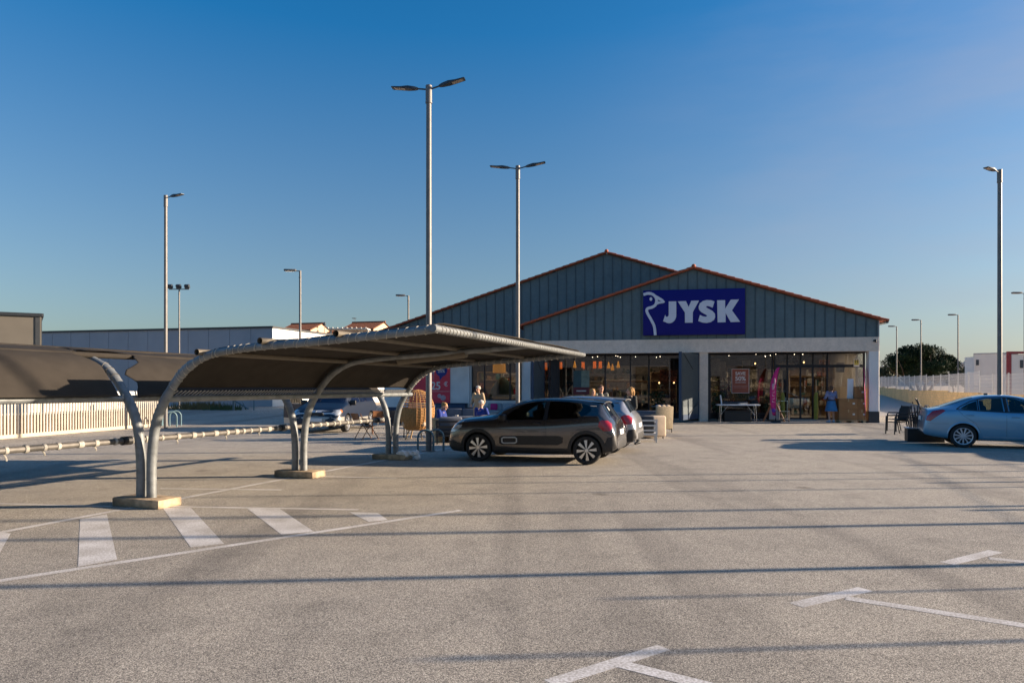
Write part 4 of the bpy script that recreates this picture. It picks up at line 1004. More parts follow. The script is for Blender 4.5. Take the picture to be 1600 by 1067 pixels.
def roof(a0, a1, ev, pk, pa, b0, b1, ov, name):
    R_ = thing(name, None, None); R_.parent = S
    m = MB()
    for (xa, za, xb, zb) in ((a0, ev, pa, pk), (a1, ev, pa, pk)):
        d = Vector((xb - xa, 0, zb - za)).normalized(); e = Vector((xa, 0, za)) - d * ov
        n = Vector((-d.z, 0, d.x)); n = n if n.z > 0 else -n
        P = [Vector((e.x, 0, e.z)), Vector((xb, 0, zb))]
        for (y0, y1) in ((b0, b1),):
            A = [P[0] + n * .02, P[1] + n * .02, P[1] + n * .085, P[0] + n * .085]
            m.add([(p.x, y0, p.z) for p in A] + [(p.x, y1, p.z) for p in A], [(0, 1, 2, 3), (7, 6, 5, 4), (0, 4, 5, 1), (1, 5, 6, 2), (2, 6, 7, 3), (3, 7, 4, 0)])
    m.build('roof_slab', M['verge'], R_, 0)
    m = MB()
    for (xa, za, xb, zb) in ((a0, ev, pa, pk), (a1, ev, pa, pk)):
        d = Vector((xb - xa, 0, zb - za)); L = d.length; d /= L; n = Vector((-d.z, 0, d.x)); n = n if n.z > 0 else -n
        s = -ov
        while s < L - .30:
            p = Vector((xa, b0 + .02, za)) + d * s + n * .07; q = p + d * .44 + n * -.012
            m.tube([p + n * .01, q], [.060, .050], 9); s += .40
    m.ell((pa, b0 + .02, pk + .12), (.11, .14, .10), 10, 7)
    m.build('verge_tiles', M['verge'], R_, 50)
roof(-.02, W_ + .06, EV, PK, PA, -.28, RB, .28, 'front_roof')
roof(RW0, RW1, REV, RPK, RPA, RB - .22, 30, .35, 'rear_roof')
m = MB(); m.bbox((0, -.03, 3.38), (W_ - .02, .40, 4.037)); m.build('fascia_beam', M['beam'], S, 0)
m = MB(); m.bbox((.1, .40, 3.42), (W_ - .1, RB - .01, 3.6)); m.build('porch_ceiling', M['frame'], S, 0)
m = MB(); m.bbox((W_ - .12, .41, 3.38), (W_ + .03, RB, 4.9)); m.bbox((W_ - .02, .0, 3.38), (W_ + .03, .40, 4.79)); m.build('side_fascia', M['shopwall'], S, 0)
# piers
GB = 1.5
def part(name, mt, fn, smooth=0):
    m = MB(); fn(m); return m.build(name, mt, S, smooth)
part('corner_pier', M['shopwall'], lambda m: m.bbox((W_ - .42, 0.0, .55), (W_, .45, 3.38)))
part('pier_base', M['trim_dark'], lambda m: m.bbox((W_ - .44, -.02, 0), (W_ + .02, .47, .55)))
part('left_pier', M['shopwall'], lambda m: m.bbox((0, 0, 0), (.36, .45, 3.38)))
part('middle_pier', M['beam'], lambda m: m.bbox((8.72, .05, 0), (9.12, .5, 3.38)))
part('middle_pier_back', M['frame'], lambda m: m.bbox((7.95, .5, .1), (9.3, GB + .1, 3.42)))
part('floor', M['concrete'], lambda m: m.bbox((-.0, GB - .5, .0), (W_ - .05, 14, .10)))
part('side_wall', M['shopwall'], lambda m: m.bbox((W_ - .12, RB, 0), (W_, 30, 4.9)))
part('left_end_wall', M['shopwall'], lambda m: m.bbox((RW0, RB + .2, 0), (RW0 + .2, 30, 4.9)))
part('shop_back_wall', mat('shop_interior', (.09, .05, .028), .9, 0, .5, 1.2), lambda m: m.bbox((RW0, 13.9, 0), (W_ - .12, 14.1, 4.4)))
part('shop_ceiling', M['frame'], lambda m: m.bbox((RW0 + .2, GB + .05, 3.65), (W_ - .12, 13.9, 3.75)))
tag(sheet('pavement', [SL(-9, -.75), SL(W_ + .3, -.75), SL(W_ + .3, 3.2), SL(-9, 3.2)], .012, M['concrete']), kind='structure')
# left wing wall with window
wa0, wa1 = Aof(737, RB), Aof(815, RB); wz0, wz1 = .95, 3.3
def wing(m):
    m.bbox((RW0, RB, .55), (wa0, RB + .2, 4.0)); m.bbox((wa1, RB, .55), (.02, RB + .2, 4.0)); m.bbox((wa0, RB, .55), (wa1, RB + .2, wz0)); m.bbox((wa0, RB, wz1), (wa1, RB + .2, 4.0))
part('left_wing_wall', M['shopwall'], wing)
part('wing_plinth', M['clad_dark'], lambda m: m.bbox((RW0, RB - .02, 0), (.0, RB + .19, .55)))
part('downpipe_column', M['shopwall'], lambda m: m.bbox((wa0 - .34, RB - .12, .55), (wa0 - .10, RB, 4.0)))
def window(name, a0, a1, b, z0, z1, mull, head=None):
    o = thing(name, None, None); o.parent = S
    m = MB(); fw = .07
    m.bbox((a0, b - .05, z0), (a0 + fw, b + .07, z1)); m.bbox((a1 - fw, b - .05, z0), (a1, b + .07, z1)); m.bbox((a0 + fw, b - .05, z1 - fw), (a1 - fw, b + .07, z1)); m.bbox((a0 + fw, b - .05, z0), (a1 - fw, b + .07, z0 + fw))
    for a in mull: m.bbox((a - .035, b - .045, z0 + fw), (a + .035, b + .065, z1 - fw))
    if head: m.bbox((a0 + fw, b - .04, head), (a1 - fw, b + .06, head + .14))
    m.build('window_frame', M['frame'], o, 0)
    m = MB(); m.bbox((a0 + .02, b, z0 + .02), (a1 - .02, b + .012, z1 - .02)); m.build('pane', M['glass'], o, 0)
window('shop_window', wa0, wa1, RB + .04, wz0, wz1, [Aof(797, RB), Aof(757, RB)])
window('shop_window', Aof(849, GB), Aof(859, GB), GB, .35, 3.42, [])
window('shop_window', 1.62, 7.93, GB, .35, 3.42, [4.08, 5.38, 6.32])
window('shop_window', 9.32, 12.42, GB, .35, 3.42, [])
window('door_screen', 12.46, W_ - .14, GB, .10, 3.42, [13.1, 13.72, 14.3, 14.97], 2.66)
part('threshold_wall', M['frame'], lambda m: (m.bbox((.4, GB - .03, .0), (12.44, GB + .1, .345)), m.bbox((Aof(860, GB), GB - .05, .345), (1.61, GB + .1, 3.42)), m.bbox((.36, GB - .05, .345), (Aof(849, GB) - .01, GB + .1, 3.42)), m.bbox((-.0, GB + .1, 0), (.2, RB, 3.42))))
# folding shutters standing open
def shutter(label, a_h, b_h, vec, hinge_right):
    d = Vector(vec); L = d.length; T = thing('folding_shutter', label, None, (a_h, b_h, 0), math.atan2(d.y, d.x)); T.parent = S
    m = MB(); m.bbox((0, -.035, .72), (L, .035, 3.30)); n = int(L / .14)
    for k in range(n): m.box((.1 + k * .14, -.04, 2.0), (.012, .012, 2.5))
    for k in range(n): m.box((.1 + k * .14, .04, 2.0), (.012, .012, 2.5))
    m.build('shutter_panel', M['door_leaf'], T, 0)
    m = MB(); m.bbox((0, -.045, .16), (L, .045, .36)); m.bbox((0, -.04, .36), (L, .04, .72)); m.build('kick_plate', M['door_leaf'], T, 0)
    m = MB(); m.bbox((0, -.046, .15), (L, .046, .40)); m.bbox((L, -.06, .15), (L + .10, .06, 3.33)); m.bbox((-.06, -.05, .15), (0, .05, 3.33)); m.build('shutter_stile', M['clad_dark'], T, 0)
    for sg in (-1, 1):
        m = MB(); m.tube([(.05, sg * .055, .95), (.62 * L, sg * .055, .38)], .014, 6); m.build('stay_bar', M['black'], T, 0); m = MB(); m.tube([(L * .35, sg * .055, 2.55), (L * .9, sg * .055, 3.25)], .012, 6); m.build('stay_bar', M['black'], T, 0)
shutter('right shutter leaf with a sunlit lower part', 8.62, .02, (-.93, -1.95, 0), True)
shutter('left shutter leaf', 1.02, .02, (-.26, -1.95, 0), True)
# sign
sa0, sa1 = 6.0, 10.81; sz0, sz1 = 4.23, 6.44; SW, SH = sa1 - sa0, sz1 - sz0
M['sign_blue'] = mat('sign_blue', (.003, .005, .165), .6, 0, .03, 2, spec=.25)
M['sign_white'] = mat('sign_letters', (.60, .64, .74), .5, 0, .03, 3)
SB = thing('sign_board', 'blue sign with pale bird outline and lettering', None, (sa0, -.26, sz0)); SB.parent = S
m = MB(); m.rbox((SW / 2, .09, SH / 2), (SW, .2, SH), .02, 2); m.build('sign_panel', M['sign_blue'], SB, 30)
def sp(x, y): return ((x - 97) / 1393 * SW, ((745 - .0215 * (x - 97) - y) / (745 - 135)) * SH)   # sign survey
m = MB()
def glyph(pts): m.prism([sp(*p) for p in pts], -.045, -.012)
def arc(cx, cy, rx, ry, a0, a1, n=10): return [(cx + rx * math.cos(R(a)), cy - ry * math.sin(R(a))) for a in [a0 + (a1 - a0) * k / n for k in range(n + 1)]]
glyph([(452, 285), (556, 283), (556, 470)] + arc(458, 470, 98, 108, -10, -118, 10) + [(374, 551), (404, 464)] + arc(425, 462, 27, 30, -120, 0, 6))
glyph([(577, 284), (688, 279), (726, 358), (762, 275), (868, 273), (783, 428), (781, 568), (676, 570), (674, 432)])
S_ = [(1078, 284), (1052, 367), (1010, 350), (980, 344), (964, 350), (966, 364), (990, 378), (1050, 410), (1082, 448), (1087, 490), (1070, 530), (1030, 558), (975, 571), (915, 566), (856, 545), (880, 465), (920, 483), (955, 488), (975, 482), (974, 468), (950, 455), (895, 424), (867, 390), (862, 352), (880, 308), (920, 278), (975, 265), (1035, 270)]
glyph(S_)
glyph([(1113, 268), (1219, 267), (1221, 379), (1297, 260), (1407, 257), (1312, 402), (1421, 553), (1296, 558), (1227, 438), (1227, 559), (1120, 563)])
m.build('letters', M['sign_white'], SB, 0)
m = MB()
def ribbon(pts, w):
    q = cr([(p[0], p[1], 0) for p in pts], 6); n = len(q); up = []; dn = []
    for i in range(n):
        t = (q[min(i + 1, n - 1)] - q[max(i - 1, 0)]).normalized(); nn = Vector((-t.y, t.x, 0)); ww = w if not isinstance(w, list) else lerp(w[0], w[1], i / (n - 1))
        up.append(sp(*(q[i] + nn * ww / 2)[:2])); dn.append(sp(*(q[i] - nn * ww / 2)[:2]))
    vs = [(p[0], y, p[1]) for y in (-.045, -.012) for p in up] + [(p[0], y, p[1]) for y in (-.045, -.012) for p in dn]
    fs = []
    for i in range(n - 1):
        fs += [(i, i + 1, 2 * n + i + 1, 2 * n + i), (n + i, 3 * n + i, 3 * n + i + 1, n + i + 1), (i, n + i, n + i + 1, i + 1), (2 * n + i, 2 * n + i + 1, 3 * n + i + 1, 3 * n + i)]
    m.add(vs, fs)
ribbon([(100, 193), (165, 176), (225, 186), (268, 222), (284, 272), (268, 330), (222, 362), (165, 378), (146, 408), (166, 460), (215, 545), (252, 625), (266, 742)], 38)
m.prism([sp(*p) for p in [(232, 178), (300, 212), (372, 255), (402, 292), (380, 306), (320, 316), (288, 330), (300, 282), (352, 286), (300, 258), (280, 240)]], -.047, -.012)
m.prism([sp(*p) for p in arc(205, 252, 20, 24, 0, 345, 14)], -.045, -.012)
m.build('bird_outline', M['sign_white'], SB, 0)
# small fittings
o = thing('security_camera', 'small dome camera on the corner pier', None, (W_ - .2, -.0, 3.86)); o.parent = S
m = MB(); m.rbox((0, -.1, 0), (.1, .2, .1), .02); m.ell((0, -.2, -.04), (.05, .05, .05)); m.build('camera_body', M['black'], o)
part('downpipe', M['white_paint'], lambda m: m.tube([(W_ + .08, .3, 0), (W_ + .08, .3, 4.6)], .04, 8), 50)
part('gutter', M['lamp_dark'], lambda m: m.tube([(W_ + .30, -.2, 4.72), (W_ + .30, RB, 4.72)], .07, 8), 50)
part('roof_vent', M['panel_white'], lambda m: m.bbox((RPA - 9.6, 12, 5.2), (RPA - 9.3, 12.3, 6.6)))
# posters (things fixed to the glass)
SR = (R(90), 0, SA)
M['poster_orange'] = mat('poster_orange', (.33, .085, .045), .55, 0, .08, 3)
M['poster_red'] = mat('poster_red', (.74, .04, .075), .5, 0, .12, 1.5)
M['letter_pale'] = mat('pale_lettering', (.72, .68, .66), .6)
M['bubble'] = mat('bubble_blue', (.012, .03, .25), .5, 0, .08, 3)
a0, a1 = Aof(1143.5, GB), Aof(1169.5, GB); z1, z0 = Zof(1156, 577, GB), Zof(1156, 613.5, GB)
T = thing('sale_poster', 'white framed orange SAVE 50% poster in the right shop window', 'poster', SL(a0, GB - .075, z0), SA); w, h = a1 - a0, z1 - z0
m = MB(); m.bbox((0, 0, 0), (w, .012, h)); m.build('sheet', M['poster_orange'], T, 0)
m = MB(); m.bbox((-.02, -.006, -.02), (0, .014, h + .02)); m.bbox((w, -.006, -.02), (w + .02, .014, h + .02)); m.bbox((0, -.006, -.02), (w, .014, 0)); m.bbox((0, -.006, h), (w, .014, h + .02)); m.build('border', M['letter_pale'], T, 0)
for tx, sz, z in (('SAVE', .22, .76), ('50%', .31, .52), ('ON EVERYTHING', .066, .42)):
    text_mesh(tx, sz, M['letter_pale'], T, (w / 2, -.008, h * z), (R(90), 0, 0), bold=.008 if sz > .1 else .002, align='CENTER')
m = MB(); m.bbox((.06, -.004, h * .28), (w - .06, 0, h * .285)); m.bbox((.10, -.004, h * .22), (w - .1, 0, h * .225)); m.build('rule', M['letter_pale'], T, 0)
a0, a1 = Aof(1333, GB), Aof(1342, GB); z1, z0 = Zof(1338, 561, GB), Zof(1338, 573, GB)
T = thing('notice_sign', 'small yellow and white notice at the top right of the glass front', 'notice', SL(a0, GB - .075, z0), SA)
m = MB(); m.bbox((0, 0, 0), (a1 - a0, .01, z1 - z0)); m.build('sheet', M['letter_pale'], T, 0); m = MB(); m.bbox((.03, -.004, .08), (a1 - a0 - .03, .0, z1 - z0 - .05)); m.build('symbol_panel', mat('yellow', (.52, .42, .08), .6), T, 0)
m = MB()
for x in (.09, .18): m.box((x, -.006, .24), (.035, .004, .11)); m.ell((x, -.006, .33), (.022, .004, .022))
m.build('symbol', M['black'], T, 0)
a0, a1 = Aof(640, RB), Aof(703.5, RB); z1, z0 = 3.25, Zof(700, 631.5, RB); w, h = a1 - a0, z1 - z0
T = thing('sale_banner', 'large red sale banner with 225€ on the left wing wall', 'banner', SL(a0, RB - .05, z0), SA)
m = MB(); m.bbox((0, 0, 0), (w, .03, h)); m.build('sheet', M['poster_red'], T, 0)
text_mesh('225', .62, M['letter_pale'], T, (w - 1.40, -.006, .84), (R(90), 0, 0), bold=.014, sx=.92); text_mesh('€', .34, M['letter_pale'], T, (w - .36, -.006, 1.03), (R(90), 0, 0), bold=.008)
text_mesh('REBAJAS', .34, mat('rose_lettering', (.55, .22, .32), .6), T, (.28, -.006, .40), (R(90), 0, 0), bold=.004, sx=.85)
m = MB(); m.bbox((.02, -.004, .72), (w - .02, 0, .735)); m.build('rule', M['letter_pale'], T, 0)
m = MB(); cx, cz = w - .50, 1.92
m.prism(arc(cx, -cz, .34, .34, 0, -0.001, 1) and [(cx + .34 * math.cos(a), cz + .36 * math.sin(a)) for a in [2 * PI * k / 24 for k in range(24)]], -.010, -.001); m.prism([(cx - .12, cz - .3), (cx + .1, cz - .32), (cx - .10, cz - .58)], -.010, -.001); m.build('bubble', M['bubble'], T, 0)
text_mesh('25%', .24, M['letter_pale'], T, (cx, -.016, cz - .12), (R(90), 0, 0), bold=.004, align='CENTER'); text_mesh('hasta', .12, M['letter_pale'], T, (cx, -.016, cz + .14), (R(90), 0, 0), align='CENTER')
m = MB()
for (x, z, r) in ((w - .62, .47, .12), (w - .40, .36, .16)):
    m.ell((x, 0, z), (r, .02, r), 14, 8)
m.build('round_picture', mat('pale_rose', (.55, .38, .42), .6, 0, .35, 9), T, 40)
m = MB(); m.bbox((w - 1.28, -.006, 1.72), (w - .92, 0, 2.2)); m.bbox((w - .98, -.006, 1.35), (w - .94, 0, 1.74)); m.build('lamp_picture', mat('mauve', (.42, .25, .33), .6), T, 0)
a0, a1 = Aof(896, GB), Aof(921, GB); z1, z0 = Zof(908, 579, GB), Zof(908, 616, GB)
T = thing('window_poster', 'teal and mint poster with a dark red foot in the middle shop window', 'poster', SL(a0, GB - .075, z0), SA); w, h = a1 - a0, z1 - z0
m = MB(); m.bbox((0, 0, h * .3), (w * .5, .01, h)); m.build('sheet', mat('teal_print', (.035, .095, .11), .5, 0, .2, 3), T, 0)
m = MB(); m.bbox((w * .5, 0, h * .3), (w, .01, h)); m.build('mint_sheet', mat('mint_print', (.22, .28, .23), .5, 0, .3, 5), T, 0)
m = MB(); m.bbox((0, -.004, 0), (w, .01, h * .3)); m.build('red_band', mat('dark_red_print', (.14, .012, .025), .5, 0, .15, 4), T, 0)
m = MB(); m.bbox((w * .2, -.008, h * .12), (w * .8, -.004, h * .17)); m.build('rule', M['letter_pale'], T, 0)
# ---------------------------------------------------------------- inside the shop
M['lit_orange'] = emit('lit_orange_shade', (.85, .17, .015), .38); M['lit_yellow'] = emit('lit_amber_shade', (.70, .30, .02), .28); M['bulb'] = emit('spot_bulb', (1, .88, .70), 9); M['warm_bulb'] = emit('warm_bulb', (1, .62, .28), 4)
def pendant(label, px, py, b, kind, grp):
    a = Aof(px, b); z = Zof(px, py, b); T = thing('pendant_lamp', label, 'pendant lamp', SL(a, b, 0), SA, grp)
    m = MB(); m.tube([(0, 0, z + .2), (0, 0, 3.64)], .008, 5); m.build('cord', M['black'], T)
    m = MB(); pr = {'cone': [(.02, .20), (.10, -.16), (.09, -.16), (.015, .18)], 'drum': [(.08, .19), (.095, -.19), (.085, -.19), (.07, .19)], 'big': [(.34, .42), (.36, .38), (.38, -.42), (.36, -.42), (.32, .40)]}[kind]
    m.lathe([(r, h + z) for r, h in pr], 18); m.build('lamp_shade', M['lit_orange'] if kind == 'drum' else M['lit_yellow'], T, 50)
PG = 'lit pendant lamps inside the shop'
PLb = {'drum': 'small glowing orange drum lamp in a row behind the middle shop window', 'cone': 'small glowing yellow lamp in a row behind the middle shop window'}
for px, py, k in ((876, 571, 'drum'), (898, 570, 'cone'), (911, 571, 'drum'), (929, 570, 'drum'), (938, 570, 'drum'), (951, 571, 'cone'), (957, 574, 'cone'), (966, 570, 'cone')):
    pendant(PLb[k], px, py, 3.6, k, 'small glowing ' + ('orange drum' if k == 'drum' else 'yellow') + ' lamps in the middle window')
pendant('big amber ribbed pendant lamp behind the left wing window', 780, 571, 4.2, 'big', PG)
pendant('small dark orange lamp high in the narrow window by the left shutter', 852.5, 572, 2.6, 'drum', PG)
r6 = random.Random(6)
for i in range(30):
    a = r6.uniform(1.8, 16); b = r6.uniform(2.4, 8)
    m = MB(); m.tube([(0, 0, -.13), (0, 0, 0)], .05, 8); m.mi = 1; m.ell((0, 0, -.14), (.022, .022, .016), 8, 5)
    o = m.build('ceiling_spot', [M['black'], M['bulb']], None, 40); o.location = SL(a, b, 3.64); tag(o, 'tiny bright spotlight under the dark shop ceiling', 'spotlight', 'tiny spotlights under the shop ceiling')
for (px, py, b) in ((1030, 598, 3), (1053, 598, 3.2), (1256, 566, 3), (1180, 568, 3)):
    a = Aof(px, b); z = Zof(px, py, b); m = MB(); m.ell((0, 0, 0), (.04, .04, .05), 10, 7); m.mi = 1; m.tube([(0, 0, .05), (0, 0, 3.64 - z)], .008, 5)
    o = m.build('globe_lamp', [M['warm_bulb'], M['black']], None, 50); o.location = SL(a, b, z); tag(o, 'bare round bulb hanging on a cord behind the glass', 'globe lamp', 'bare bulbs hanging behind the glass')
GCOL = [mat('goods_' + n, c, .7, 0, .25, 5) for n, c in (('linen', (.50, .46, .40)), ('oak', (.30, .18, .09)), ('slate', (.12, .15, .17)), ('rust', (.34, .11, .05)), ('olive', (.16, .17, .09)), ('white', (.66, .64, .60)), ('teal', (.06, .16, .17)), ('char', (.03, .03, .035)))]
M['shelfwood'] = mat('shelf_wood', (.34, .24, .14), .7, 0, .2, 3)
def shelf(label, a, b, w, h, n, seed):
    q = random.Random(seed); T = thing('shop_shelf', label, 'shelf', SL(a, b, .1), SA, 'goods shelves inside the shop')
    m = MB(); m.bbox((-w / 2, .4, 0), (w / 2, .44, h))
    for k in range(n + 1): m.bbox((-w / 2, 0, k * h / n), (w / 2, .4, k * h / n + .035))
    for x in (-w / 2, w / 2): m.box((x, .2, h / 2), (.04, .42, h))
    m.build('shelf_frame', M['shelfwood'] if seed % 2 else GCOL[5], T, 0)
    for c in range(4):
        m = MB()
        for k in range(n):
            x = -w / 2 + .08 + q.random() * .2
            while x < w / 2 - .15:
                ww = q.uniform(.1, .35); hh = h / n * q.uniform(.3, .85)
                if q.random() < .3:
                    if q.random() < .6: m.rbox((x + ww / 2, .17, k * h / n + .04 + hh / 2), (ww, .26, hh), .03, 1)
                    else: m.lathe([(.001, 0), (ww * .3, 0), (ww * .42, hh * .4), (ww * .2, hh * .8), (ww * .25, hh)], 10, (x + ww / 2, .17, k * h / n + .04))
                x += ww + q.uniform(.03, .3)
        if m.v: o = m.build('goods', GCOL[(seed * 3 + c * 2 + c) % 8], T, 30); o['kind'] = 'stuff'
for i, (a, b, w, h, n) in enumerate(((2.3, 2.3, 1.1, 2.6, 6), (4.9, 4.3, 2.2, 2.0, 4), (7.2, 4.6, 1.4, 2.4, 5), (9.9, 5.0, 1.6, 2.4, 5), (11.7, 4.0, 1.6, 1.4, 3), (13.0, 7.5, 2.2, 2.6, 5), (15.5, 6.6, 2.4, 2.7, 5), (-1.2, 6.2, 2.0, 2.4, 5), (-3.0, 6.6, 1.8, 2.5, 5), (5.2, 9, 5, 2.9, 6), (11, 9.5, 5, 2.9, 6), (1.05, 2.8, .5, 2.5, 8))):
    shelf(['narrow goods shelf at the left end of the middle window', 'low wide goods shelf in the middle of the middle window', 'goods shelf behind the red-brown plant display', 'goods shelf left behind the SAVE poster', 'low goods shelf right of the SAVE poster', 'tall goods shelf deep behind the sliding doors', 'goods shelf deep behind the cardboard boxes', 'goods shelf right behind the left wing window', 'goods shelf left behind the left wing window', 'long tall shelf against the back on the left', 'long tall shelf against the back on the right', 'slim shelf in the narrow window by the left shutter'][i], a, b, w, h, n, i + 1)
def display(label, a, b, w, seed, z=.75):
    q = random.Random(seed); T = thing('display_table', label, 'table', SL(a, b, .1), SA, 'display tables just behind the shop glass')
    m = MB(); m.bbox((-w / 2, -.3, z - .04), (w / 2, .3, z)); m.bbox((-w / 2 + .05, -.25, 0), (w / 2 - .05, .25, z - .05)); m.build('table_block', GCOL[7], T, 0)
    x = -w / 2 + .05; cs = {}
    while x < w / 2 - .2:
        ww = q.uniform(.16, .42); hh = q.uniform(.15, .55); k = q.choice([0, 0, 5, 6, 3, 1, 2, 4]); m = cs.setdefault(k, MB())
        if q.random() < .45: m.rbox((x + ww / 2, 0, z + hh / 2), (ww, .2, hh), .05, 2)
        elif q.random() < .5: m.lathe([(.001, 0), (ww * .3, 0), (ww * .4, hh * .4), (ww * .12, hh * .75), (ww * .16, hh)], 12, (x + ww / 2, 0, z))
        else: m.tube([(x + ww / 2, 0, z), (x + ww / 2, 0, z + hh)], .015, 6); m.lathe([(ww * .5, hh), (ww * .3, hh + .25)], 12, (x + ww / 2, 0, z), cap=False)
        x += ww + q.uniform(.0, .1)
    for k, m in cs.items(): o = m.build('goods', GCOL[k], T, 40); o['kind'] = 'stuff'
DL = ['display table behind the teal window poster', 'display table left of the middle of the wide window', 'display table right of the middle of the wide window', 'display table beside the hanging bulbs near the shutter', 'display table behind the SAVE poster', 'display table beside the sliding door', 'display table behind the left wing window']
for i, (a, b, w) in enumerate(((2.8, 2.3, 1.6), (4.75, 2.2, 1.1), (5.9, 2.4, .9), (7.15, 2.6, 1.3), (10.6, 2.4, 2.2), (12.6, 3.2, 1.2), (-2.6, 4.4, 1.1))): display(DL[i], a, b, w, 40 + i)
for i, (a, b, z, w, h, c) in enumerate(((9.75, 2.6, 2.7, .5, .9, 5), (10.15, 2.7, 2.6, .3, .8, 0), (11.35, 2.8, 2.7, .4, .8, 5), (12.1, 2.5, 2.3, .5, .7, 3), (13.4, 3.0, 2.75, .8, .35, 0), (15.3, 3.2, 2.8, .5, .6, 3), (16.0, 3.0, 2.7, .4, .5, 5), (1.95, 3.0, 2.3, .5, .35, 5), (5.2, 3.6, 2.0, 2.2, .10, 1), (7.4, 3.3, 2.3, .9, .6, 3))):
    o = MB().rbox((0, 0, 0), (w, .06, h), .01, 1).build('hanging_panel', GCOL[c], None, 0); o.location = SL(a, b, z); o.rotation_euler = (0, 0, SA)
    tag(o, ['white sample panel high behind the left edge of the right window', 'linen sample panel high right of the white one', 'white sample panel high right of the SAVE poster', 'rust sample panel beside the pink flag tip', 'wide linen panel above the sliding door', 'rust sample panel above the cardboard boxes', 'white sample panel near the yellow notice', 'white panel at the left end of the middle window', 'long thin oak rail across the middle window', 'rust cloth panel beside the shutter'][i], 'sample panel', 'sample panels hanging inside the shop')
# green cone chair / dark shape in wing window, red-white armchair
T = thing('display_tent', 'dark green pointed canopy behind the left wing window', 'canopy', SL(-1.95, 4.6, .1), SA)
m = MB(); m.lathe([(.85, 0), (.82, .9), (.66, 1.5), (.40, 1.9), (.05, 2.25)], 20); m.build('cover', mat('bottle_green', (.012, .05, .045), .7, 0, .2, 3), T, 60); m = MB(); m.tube([(0, 0, 2.2), (0, 0, 2.5)], .02, 6); m.build('finial', M['black'], T)
T = thing('display_armchair', 'pale armchair with a red cushion behind the left wing window', 'armchair', SL(-.95, 4.3, .75), SA)
m = MB(); m.rbox((0, 0, .42), (.75, .6, .2), .06); m.rbox((0, .28, .72), (.75, .16, .6), .06); m.build('upholstery', GCOL[5], T, 40); m = MB(); m.rbox((-.2, .14, .68), (.3, .12, .3), .05, rx=-.2); m.build('cushion', M['poster_red'], T, 40)
m = MB(); m.bbox((-.5, -.4, -.65), (.5, .4, -.02)); m.bbox((-.42, -.3, -.02), (.42, .3, .32)); m.build('plinth', GCOL[7], T, 0)
def plant(label, a, b, h, mt, n=130, w=.45, name='display_plant', z0=.1, grp=None, pot=None):
    q = random.Random(int(a * 100)); T = thing(name, label, 'plant', SL(a, b, z0), SA, grp)
    m = MB(); m.lathe([(.001, 0), (.13, 0), (.18, .3), (.15, .3), (.14, .26)], 14); m.build('pot', pot or GCOL[7], T, 40)
    m = MB(); m.tube([(0, 0, .2), (.02, .01, h * .7)], .015, 6); m.build('stem', M['bark'], T)
    m = MB()
    for i in range(n):
        an = q.uniform(0, 6.28); rr = w * q.random() ** .6; z = .35 + (h - .35) * q.random(); E = Euler((q.uniform(-1, 1), q.uniform(-1, 1), an)).to_matrix(); p = Vector((rr * math.cos(an) * .8, rr * math.sin(an) * .6, z)); l = q.uniform(.07, .16)
        m.add([p + E @ Vector(v) for v in ((-l, 0, 0), (0, -l * .35, .01), (l, 0, -.02), (0, l * .35, .01))], [(0, 1, 2, 3)])
    m.build('foliage', mt, T, 0, False); return T
M['leaf'] = mat('display_leaves', (.035, .06, .02), .6, 0, .4, 8); M['redleaf'] = mat('russet_leaves', (.20, .045, .015), .6, 0, .4, 6)
plant('bushy dark plant in front of the middle window near the shutter', 6.75, .85, 1.35, M['leaf'], 150, .5)
plant('russet leafed plant behind the left part of the right window', 10.3, 2.2, 2.1, M['redleaf'], 220, .65)
plant('russet leafed plant high behind the middle window beside the shutter', 7.3, 2.1, 2.5, M['redleaf'], 200, .6)
plant('dark leafy plant on the left of the white folding table', 9.75, .9, 1.35, M['leaf'], 120, .4)
plant('dark leafy plant on the right of the white folding table', 12.15, .9, 1.15, M['leaf'], 120, .35)
# dark tables in the porch
def cafe_table(label, a, b, w=1.2, h=.74, mt=None, grp='dark tables in the porch'):
    T = thing('garden_table', label, 'table', SL(a, b, .012), SA, grp); m = MB(); m.rbox((0, 0, h - .02), (w, .7, .04), .01, 1); m.build('tabletop', mt or GCOL[2], T, 0)
    for x in (-1, 1):
        for y in (-1, 1):
            m = MB(); m.tube([(x * (w / 2 - .12), y * .26, h - .03), (x * (w / 2 - .02), y * .3, 0)], .018, 6); m.build('leg', M['black'], T)
    return T
cafe_table('dark garden table in the porch just left of the shutter', 6.9, .35, 1.0); cafe_table('dark garden table in the porch behind the grey lounge sofa', 4.75, .5, 1.3)
T = thing('blue_tray', 'bright blue tray on the dark table beside the shutter', 'tray', SL(6.8, .3, .755), SA); m = MB(); m.rbox((0, 0, .025), (.36, .25, .05), .02, 2); m.build('tray_base', mat('tray_blue', (.03, .14, .45), .5), T, 30); m = MB(); m.rbox((0, 0, .055), (.30, .19, .012), .005, 1); m.build('tray_inset', mat('tray_inset_blue', (.05, .22, .55), .5), T, 30)
# interior lamps
def area(a, b, z, e, sx, sy, c=(1, .80, .56)):
    l = bpy.data.lights.new('shop_light', 'AREA'); l.energy = e; l.shape = 'RECTANGLE'; l.size = sx; l.size_y = sy; l.color = c
    o = bpy.data.objects.new('shop_light', l); COL.objects.link(o); o.location = SL(a, b, z); o.rotation_euler = (0, 0, SA)
area(4.5, 3.6, 3.6, 70, 6, 2.4); area(12.5, 4.2, 3.6, 62, 7, 3); area(-2.2, 5.5, 3.6, 38, 3, 3)
